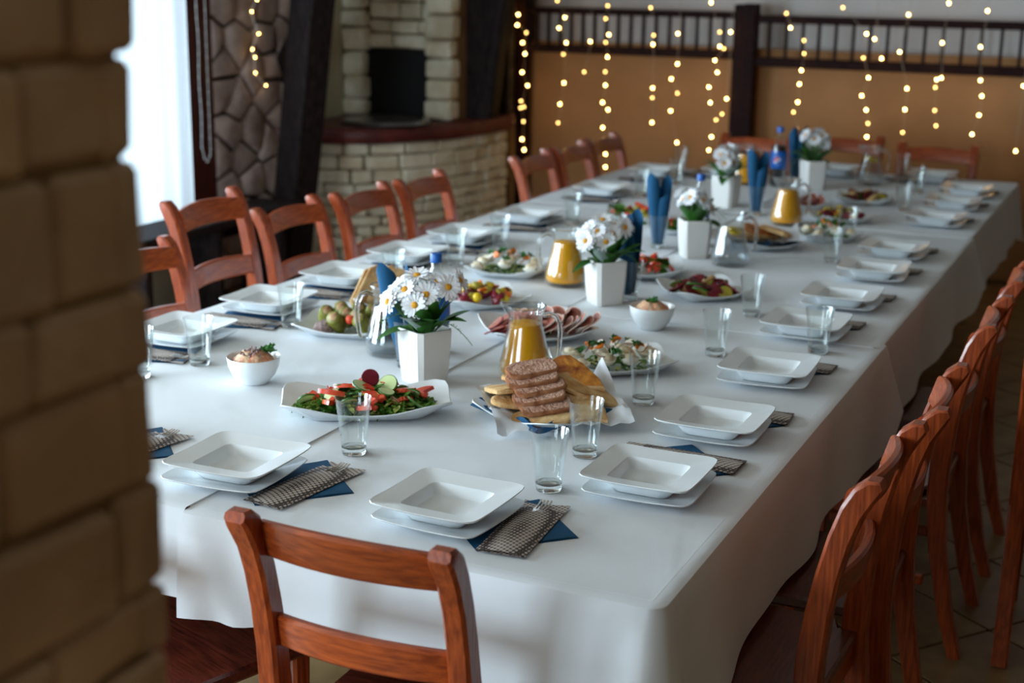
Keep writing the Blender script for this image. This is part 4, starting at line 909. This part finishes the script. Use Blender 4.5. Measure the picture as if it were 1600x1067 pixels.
# bread plate
bx_, by_ = -1.235, 2.875; bz = topz(bx_, by_); B0 = Vector((bx_, by_, bz))
platter(bx_, by_, .135, .135, R_(-20), 'white square plate carrying the bread slices', .014)
def sheet(name, n, fn, m, label, cat):
    R = [[fn(i/n, j/n) for j in range(n+1)] for i in range(n+1)]; o = MB().rings(R, 0, False, False, False).build(name, m, None, ang=25, loc=B0); return tag(o, label, cat)
def nap_fn(u, v):
    a, b = (u-.5)*.255, (v-.5)*.255; p = U*(a*.8+b*.6)+Wv*(-a*.6+b*.8); r = max(abs(u-.5), abs(v-.5))*2; return Vector((p.x, p.y, .012+.022*max(0, r-.5)*2+.009*math.sin(u*21)*math.cos(v*17)*r-(.016*max(0, r-.93)/.07 if r > .93 else 0)))
sheet('blue_napkin', 24, nap_fn, M['navy'], 'crumpled blue napkin lining the bread plate', 'napkin')
def pap_fn(u, v):
    a, b = (u-.5)*.315, (v-.5)*.285; p = U*(a*.97+b*.2)+Wv*(-a*.2+b*.97)+U*.012; r = max(abs(u-.5), abs(v-.5))*2
    e = max(0, u-.80)/.20*math.exp(-((v-.25)/.14)**2); f = max(0, v-.8)/.2
    return Vector((p.x-U.x*e*.02, p.y-U.y*e*.02, .021+.026*max(0, r-.55)*2+.011*noise.noise(Vector((u*9, v*9, 1)))*(.4+r)+.075*e-.030*f*f*(1-u*.4)))
sheet('baking_paper', 28, pap_fn, M['paper'], 'crumpled white baking paper under the bread slices', 'paper')
def slab_mesh(name, outline, t, mats, dome=0, jit=.0015):
    n = len(outline); mb = MB(); sc = lambda k, z: [(x*k, y*k, z+random.uniform(-jit, jit)*.5) for x, y in outline]
    mb.rings([sc(.92, -t/2), sc(1, -t*.3), sc(1.0, t*.3), sc(.93, t/2)], 1, False, False); mb.rings([sc(.93, t/2), sc(.5, t/2+dome), sc(.1, t/2+dome)], 0, False, True); mb.rings([sc(.92, -t/2), sc(.1, -t/2)], 0, False, True)
    return mb.mesh(name, mats, ang=50)
def oval(a, b, n=22, pw=2.6, wob=.04, seed=0):
    o = []
    for i in range(n):
        th = 2*PI*i/n; c, s = math.cos(th), math.sin(th); k = 1/((abs(c)**pw+abs(s)**pw)**(1/pw))*(1+wob*noise.noise(Vector((c*2, s*2, seed)))); o.append((a*k*c, b*k*s))
    return o
ryem = [slab_mesh('rye_slice', oval(.060, .036, pw=5, wob=.06, seed=i), .0125, [M['rye'], M['crust']]) for i in range(3)]
def place(me, name, label, cat, u, w, z, rx, ry, rz, group=None, base=None):
    p = (base or B0)+U*u+Wv*w+Vector((0, 0, z)); m = Matrix.Rotation(YAW+rz, 4, 'Z') @ Matrix.Rotation(rx, 4, 'X') @ Matrix.Rotation(ry, 4, 'Y')
    o = ob(name, me, None, p, m.to_euler()); return tag(o, label, cat, group)
for i in range(5): place(ryem[i % 3], 'rye_slice', 'brown rye bread slice, %s in the fanned stack on the bread plate' % ('topmost', 'second from the top', 'third from the top', 'second lowest', 'lowest')[i], 'bread', -.040+.008*i+(.004, -.003, .005, -.004, .003)[i], -.012+.023*i, .112-.0145*i, R_((9, 12, 8, 11, 14)[i]), R_((-6, -9, -7, -10, -6)[i]), R_((20, 13, 17, 10, 15)[i]), 'fanned rye slices')
tri = [(-.06, -.035), (-.03, -.042), (.03, -.038), (.062, -.03), (.05, -.005), (.02, .03), (-.005, .05), (-.02, .046), (-.05, .0), (-.064, -.02)]
triq = [slab_mesh('flatbread', [(x*s, y*s) for x, y in tri], .012, [M['flat'], M['flat']], .002) for s in (1.3, 1.5)]
ovf = slab_mesh('flatbread_oval', oval(.078, .042, pw=2.2, seed=5), .013, [M['flat'], M['flat']], .003)
for k, (m, u, w, z, rx, ry, rz) in enumerate([(triq[1], -.085, -.02, .060, 8, 10, 150), (ovf, -.055, .02, .044, 4, 4, 20), (triq[0], .052, .010, .070, 16, 16, -18), (triq[1], .062, .045, .052, 14, 8, -22), (ovf, .048, .085, .036, 8, -2, 4), (ovf, -.010, .098, .030, 6, -6, -10), (triq[0], .095, -.015, .064, 10, 22, 5), (ovf, -.03, -.075, .070, -8, 4, 10)]):
    place(m, 'flatbread', 'pale seeded flatbread piece on the bread plate beside the tumblers', 'bread', u, w, z, R_(rx), R_(ry), R_(rz), 'flatbread pieces on the bread plate')
toast = slab_mesh('cheese_toast', [(x*1.45, y*1.3) for x, y in tri], .018, [M['toast'], M['flat']], .004)
place(toast, 'cheese_toast', 'golden browned cheese bread at the back of the bread plate', 'bread', .050, -.055, .088, R_(22), R_(6), R_(-10))
# stuffed pepper platter
cx, cy, cr = -2.028, 3.325, R_(12)
platter(cx, cy, .150, .115, cr, 'white oval cornered platter carrying stuffed green peppers', .014)
P6 = [(-.085, .02, 100), (-.045, .045, 70), (.0, .055, 95), (.045, .04, 110), (-.015, .0, 80), (.03, -.02, 30), (-.03, -.045, 55), (.075, .0, 120), (.05, -.05, 25), (.09, .045, 75)]
for i, (u, v, a) in enumerate(P6):
    o = ob('stuffed_pepper', rollm, None, (cx+u*math.cos(cr)-v*math.sin(cr), cy+u*math.sin(cr)+v*math.cos(cr), topz(cx, cy)+.036+.008*(v > .03)+.004*(i in (4, 5))), (0, R_(-44), R_(-65+(a-80)*.9))); tag(o, 'stuffed green pepper roll on the platter by the lemon water', 'stuffed pepper', 'stuffed peppers'); ob('filling', rfill, o)
pile(cher, 3, 'cherry_tomato', 'red cherry tomato among the stuffed peppers', 'tomato', cx, cy, cr, .1, .06, .028, .036, pts=[(.01, -.048), (.085, .045), (.06, .075)])
pile(onim, 3, 'onion_slice', 'red onion round among the stuffed peppers', 'onion', cx, cy, cr, .1, .06, .030, .040, pts=[(.02, .075), (.075, .03), (.05, .06)], tilt=.9)
o = bump_heap(.03, .03, 20, 8, .005).build('herbed_paste', M['paste'], None, ang=70, loc=(cx-.055, cy-.062, topz(cx, cy)+.012)); tag(o, 'grey herbed spread mound beside the stuffed peppers', 'spread')
# flatbread bundle with blue napkin behind the peppers
qx, qy = -2.085, 3.63; Q0 = Vector((qx, qy, topz(qx, qy)))
platter(qx, qy, .095, .085, R_(10), 'small white plate holding upright flatbread wedges and blue napkin')
def nap2(u, v):
    a, b = (u-.5)*.2, (v-.5)*.17; p = U*a+Wv*b; r = max(abs(u-.5), abs(v-.5))*2; return Vector((p.x, p.y, .012+.028*max(0, r-.4)+.006*math.sin(u*19)*r))
R = [[nap2(i/14, j/14) for j in range(15)] for i in range(15)]
tag(MB().rings(R, 0, False, False, False).build('blue_napkin', M['navy'], None, ang=25, loc=Q0), 'crumpled blue napkin under the upright flatbread wedges', 'napkin')
for k in range(5): place(triq[k % 2], 'flatbread', 'pale flatbread wedge standing on the small plate with blue napkin', 'bread', -.045+.022*k, .0+.006*(k % 2), .058, R_(80), R_(6), R_(30-6*k), 'upright flatbread wedges', Q0)
# cold cuts
mx, my, mr = -1.56, 3.55, R_(42)
platter(mx, my, .145, .145, mr, 'white square platter carrying ham and salami slices')
def rowof(me, name, label, cat, x, y, rot, n, u0, u1, v, z, tilt, group, dz=.0012):
    for i in range(n):
        t = i/(n-1); u = u0+(u1-u0)*t; o = ob(name, me, None, (x+u*math.cos(rot)-v*math.sin(rot), y+u*math.sin(rot)+v*math.cos(rot), plz(x, y)+z+dz*i), (R_(rf.uniform(-18, 18)), R_(tilt+rf.uniform(-14, 14)), rot+rf.uniform(-.5, .5)), rf.uniform(.85, 1.15)); tag(o, label, cat, group)
rowof(salm, 'salami_slice', 'speckled salami slice overlapping in rows on the cold cut platter', 'salami', mx, my, YAW+R_(10), 8, -.13, .0, -.045, .028, -28, 'salami slices'); rowof(salm, 'salami_slice', 'speckled salami slice overlapping in rows on the cold cut platter', 'salami', mx, my, YAW+R_(10), 8, -.12, .02, .005, .034, -28, 'salami slices')
rowof(hamm, 'ham_slice', 'pink ham slice folded on the cold cut platter', 'ham', mx, my, YAW-R_(2), 8, .02, .15, -.03, .034, -48, 'ham slices'); rowof(hamm, 'ham_slice', 'pink ham slice folded on the cold cut platter', 'ham', mx, my, YAW+R_(4), 6, -.03, .10, .05, .034, -42, 'ham slices')
rowof(hamm, 'ham_slice', 'pink ham slice folded on the cold cut platter', 'ham', mx, my, YAW, 5, -.09, -.02, .06, .03, -35, 'ham slices')
bed(mx+.03*U.x, my+.03*U.y, mr, .035, .035, 60, .035, 9, 'green leaves in the middle of the cold cut platter', ln=(.015, .03))
# egg platters
def eggs(x, y, rot, a, b, n, w, grp, seed):
    rg = random.Random(seed); platter(x, y, a, b, rot, 'white platter carrying halved eggs %s' % w)
    bed(x, y, rot, a*.72, b*.72, 110, .014, seed, 'chopped green leaves under the eggs %s' % w, ln=(.015, .032), w=.006)
    pts = []; nx = max(3, int(a/.034))
    for i in range(n):
        c = i % nx; r = i//nx; pts.append((-a*.62+a*1.24*c/(nx-1)+rg.uniform(-.006, .006), -b*.5+b*1.0*r/max(1, (n-1)//nx)+rg.uniform(-.006, .006)))
    pile(eggm, n, 'egg_half', 'halved egg with creamy topping %s' % w, 'egg', x, y, rot, a, b, .018, .030, grp, .25, rg, ('egg_topping', eggtop), pts=pts)
    pile(radm, n, 'radish_slice', 'thin radish slice on the eggs %s' % w, 'radish', x, y, rot, a*.6, b*.6, .022, .046, None, .9, rg, sc=(.8, 1.1)); pile(carm, 4, 'carrot_slice', 'orange carrot curl on the eggs %s' % w, 'carrot', x, y, rot, a*.55, b*.5, .026, .050, None, 1.2, rg); pile(prs[0], 7, 'herb_sprig', 'green herb sprig on the eggs %s' % w, 'herb', x, y, rot, a*.62, b*.6, .022, .046, None, .5, rg)
eggs(-1.245, 3.325, R_(38), .155, .105, 12, 'beside the near juice jug', 'eggs beside the near juice jug', 31)
eggs(-1.975, 4.245, R_(12), .135, .12, 9, 'by the second juice jug', 'eggs by the second juice jug', 32)
eggs(-1.165, 5.42, R_(40), .11, .10, 6, 'beside the far bread plate', 'eggs beside the far bread plate', 33)
# mixed platters of roast vegetables, beetroot and salads
def mixed(x, y, rot, a, b, spec, desc, seed):
    platter(x, y, a, b, rot, 'white platter carrying %s' % desc); rg = random.Random(seed)
    for me, n, nm, lb, cat, h in spec: pile(me, n, nm, '%s among the %s' % (lb, desc), cat, x, y, rot, a*.72, b*.72, h*1.25, .022, None, .7, rg, sc=(1.0, 1.35))
bchunk = f_blob((.022, .016, .012), M['beet'], .35, 3, 'beetroot_chunk'); lettm = leafm(.06, .022, M['lettuce'], .2, 'lettuce_leaf'); avo = f_disc(.026, .003, M['olivegreen'], M['cukeskin'], .003, name='avocado_slice'); hum = f_blob((.028, .02, .010), M['tan'], .3, 6, 'hummus_spoonful')
mixed(-1.86, 3.815, R_(48), .125, .125, [(bchunk, 12, 'beetroot_chunk', 'dark red beetroot chunk', 'beetroot', .016), (yel, 10, 'yellow_tomato', 'yellow cherry tomato', 'tomato', .024), (golv, 10, 'green_olive', 'green olive', 'olive', .026), (carm, 6, 'carrot_slice', 'orange carrot slice', 'carrot', .03)], 'beetroot, olives and yellow tomatoes near the cold cuts', 41)
mixed(-1.575, 4.455, R_(20), .14, .13, [(lettm, 16, 'lettuce_leaf', 'green lettuce leaf', 'lettuce', .012), (tomw, 14, 'tomato_wedge', 'red tomato wedge', 'tomato', .026), (dice, 10, 'tomato_dice', 'red tomato dice', 'tomato', .028)], 'tomato salad behind the second planter', 42)
mixed(-1.295, 4.252, R_(42), .125, .125, [(bee, 16, 'beetroot_slice', 'dark red beetroot slice', 'beetroot', .014), (avo, 8, 'avocado_slice', 'green avocado slice', 'avocado', .012), (hum, 4, 'hummus_spoonful', 'tan hummus spoonful', 'hummus', .012), (olv, 8, 'olive', 'black olive', 'olive', .024)], 'beetroot slices and avocado by the lemon water', 43)
mixed(-1.97, 5.45, R_(15), .12, .11, [(lettm, 10, 'lettuce_leaf', 'green lettuce leaf', 'lettuce', .01), (tomw, 8, 'tomato_wedge', 'red tomato wedge', 'tomato', .02), (golv, 8, 'green_olive', 'green olive', 'olive', .02)], 'tomato and olive salad on the window half', 44)
mixed(-1.735, 5.27, R_(25), .105, .105, [(lettm, 10, 'lettuce_leaf', 'green lettuce leaf', 'lettuce', .01), (dice, 9, 'tomato_dice', 'red tomato dice', 'tomato', .02)], 'leaf salad behind the dense daisies', 45)
mixed(-1.215, 5.86, R_(35), .12, .115, [(golv, 12, 'green_olive', 'green olive', 'olive', .02), (bchunk, 9, 'beetroot_chunk', 'dark red beetroot chunk', 'beetroot', .015), (yel, 6, 'yellow_tomato', 'yellow cherry tomato', 'tomato', .022), (carm, 5, 'carrot_slice', 'orange carrot slice', 'carrot', .025)], 'beetroot and olives near the far juice jug', 46)
mixed(-1.225, 6.40, R_(10), .125, .11, [(avo, 9, 'avocado_slice', 'green avocado slice', 'avocado', .012), (bee, 10, 'beetroot_slice', 'dark red beetroot slice', 'beetroot', .016), (hum, 5, 'hummus_spoonful', 'tan hummus spoonful', 'hummus', .016), (olv, 6, 'olive', 'black olive', 'olive', .024)], 'beetroot and avocado towards the railing', 47)
x, y = -1.44, 6.13; platter(x, y, .11, .11, R_(30), 'white platter carrying folded ham near the far planter'); rowof(hamm, 'ham_slice', 'pink folded ham slice near the far planter', 'ham', x, y, YAW, 6, -.07, .06, 0, .03, -45, 'ham near the far planter'); rowof(salm, 'salami_slice', 'salami slice near the far planter', 'salami', x, y, YAW, 6, -.06, .06, -.05, .028, -35, 'salami near the far planter')
# far bread plate
fx, fy = -1.345, 5.155; F0 = Vector((fx, fy, topz(fx, fy))); platter(fx, fy, .125, .125, R_(40), 'white square plate carrying bread beside the lemon water jug', .014)
R = [[Vector((U.x*(i/14-.5)*.24+Wv.x*(j/14-.5)*.2, U.y*(i/14-.5)*.24+Wv.y*(j/14-.5)*.2, .014+.05*max(0, j/14-.55)*(1+math.sin(i*.9))*.6+.012*max(0, i/14-.7)*3)) for j in range(15)] for i in range(15)]
tag(MB().rings(R, 0, False, False, False).build('blue_napkin', M['navy'], None, ang=25, loc=F0), 'blue napkin folded under the bread on the far bread plate', 'napkin')
R = [[Vector((U.x*(.02+.1*i/8)+Wv.x*(j/8-.5)*.12, U.y*(.02+.1*i/8)+Wv.y*(j/8-.5)*.12, .022+.075*(i/8)**1.6*(1-abs(j/8-.5)*1.4)+.004*math.sin(j*2+i))) for j in range(9)] for i in range(9)]
tag(MB().rings(R, 0, False, False, False).build('baking_paper', M['paper'], None, ang=25, loc=F0), 'white paper corner standing up on the far bread plate', 'paper')
for k in range(4): place(toast if k % 2 else ovf, 'bread_piece', 'browned bread piece on the far bread plate', 'bread', -.06+.035*k, -.01+.012*(k % 2), .045+.014*(k % 2), R_(15), R_(10), R_(25*k), 'bread on the far bread plate', F0)
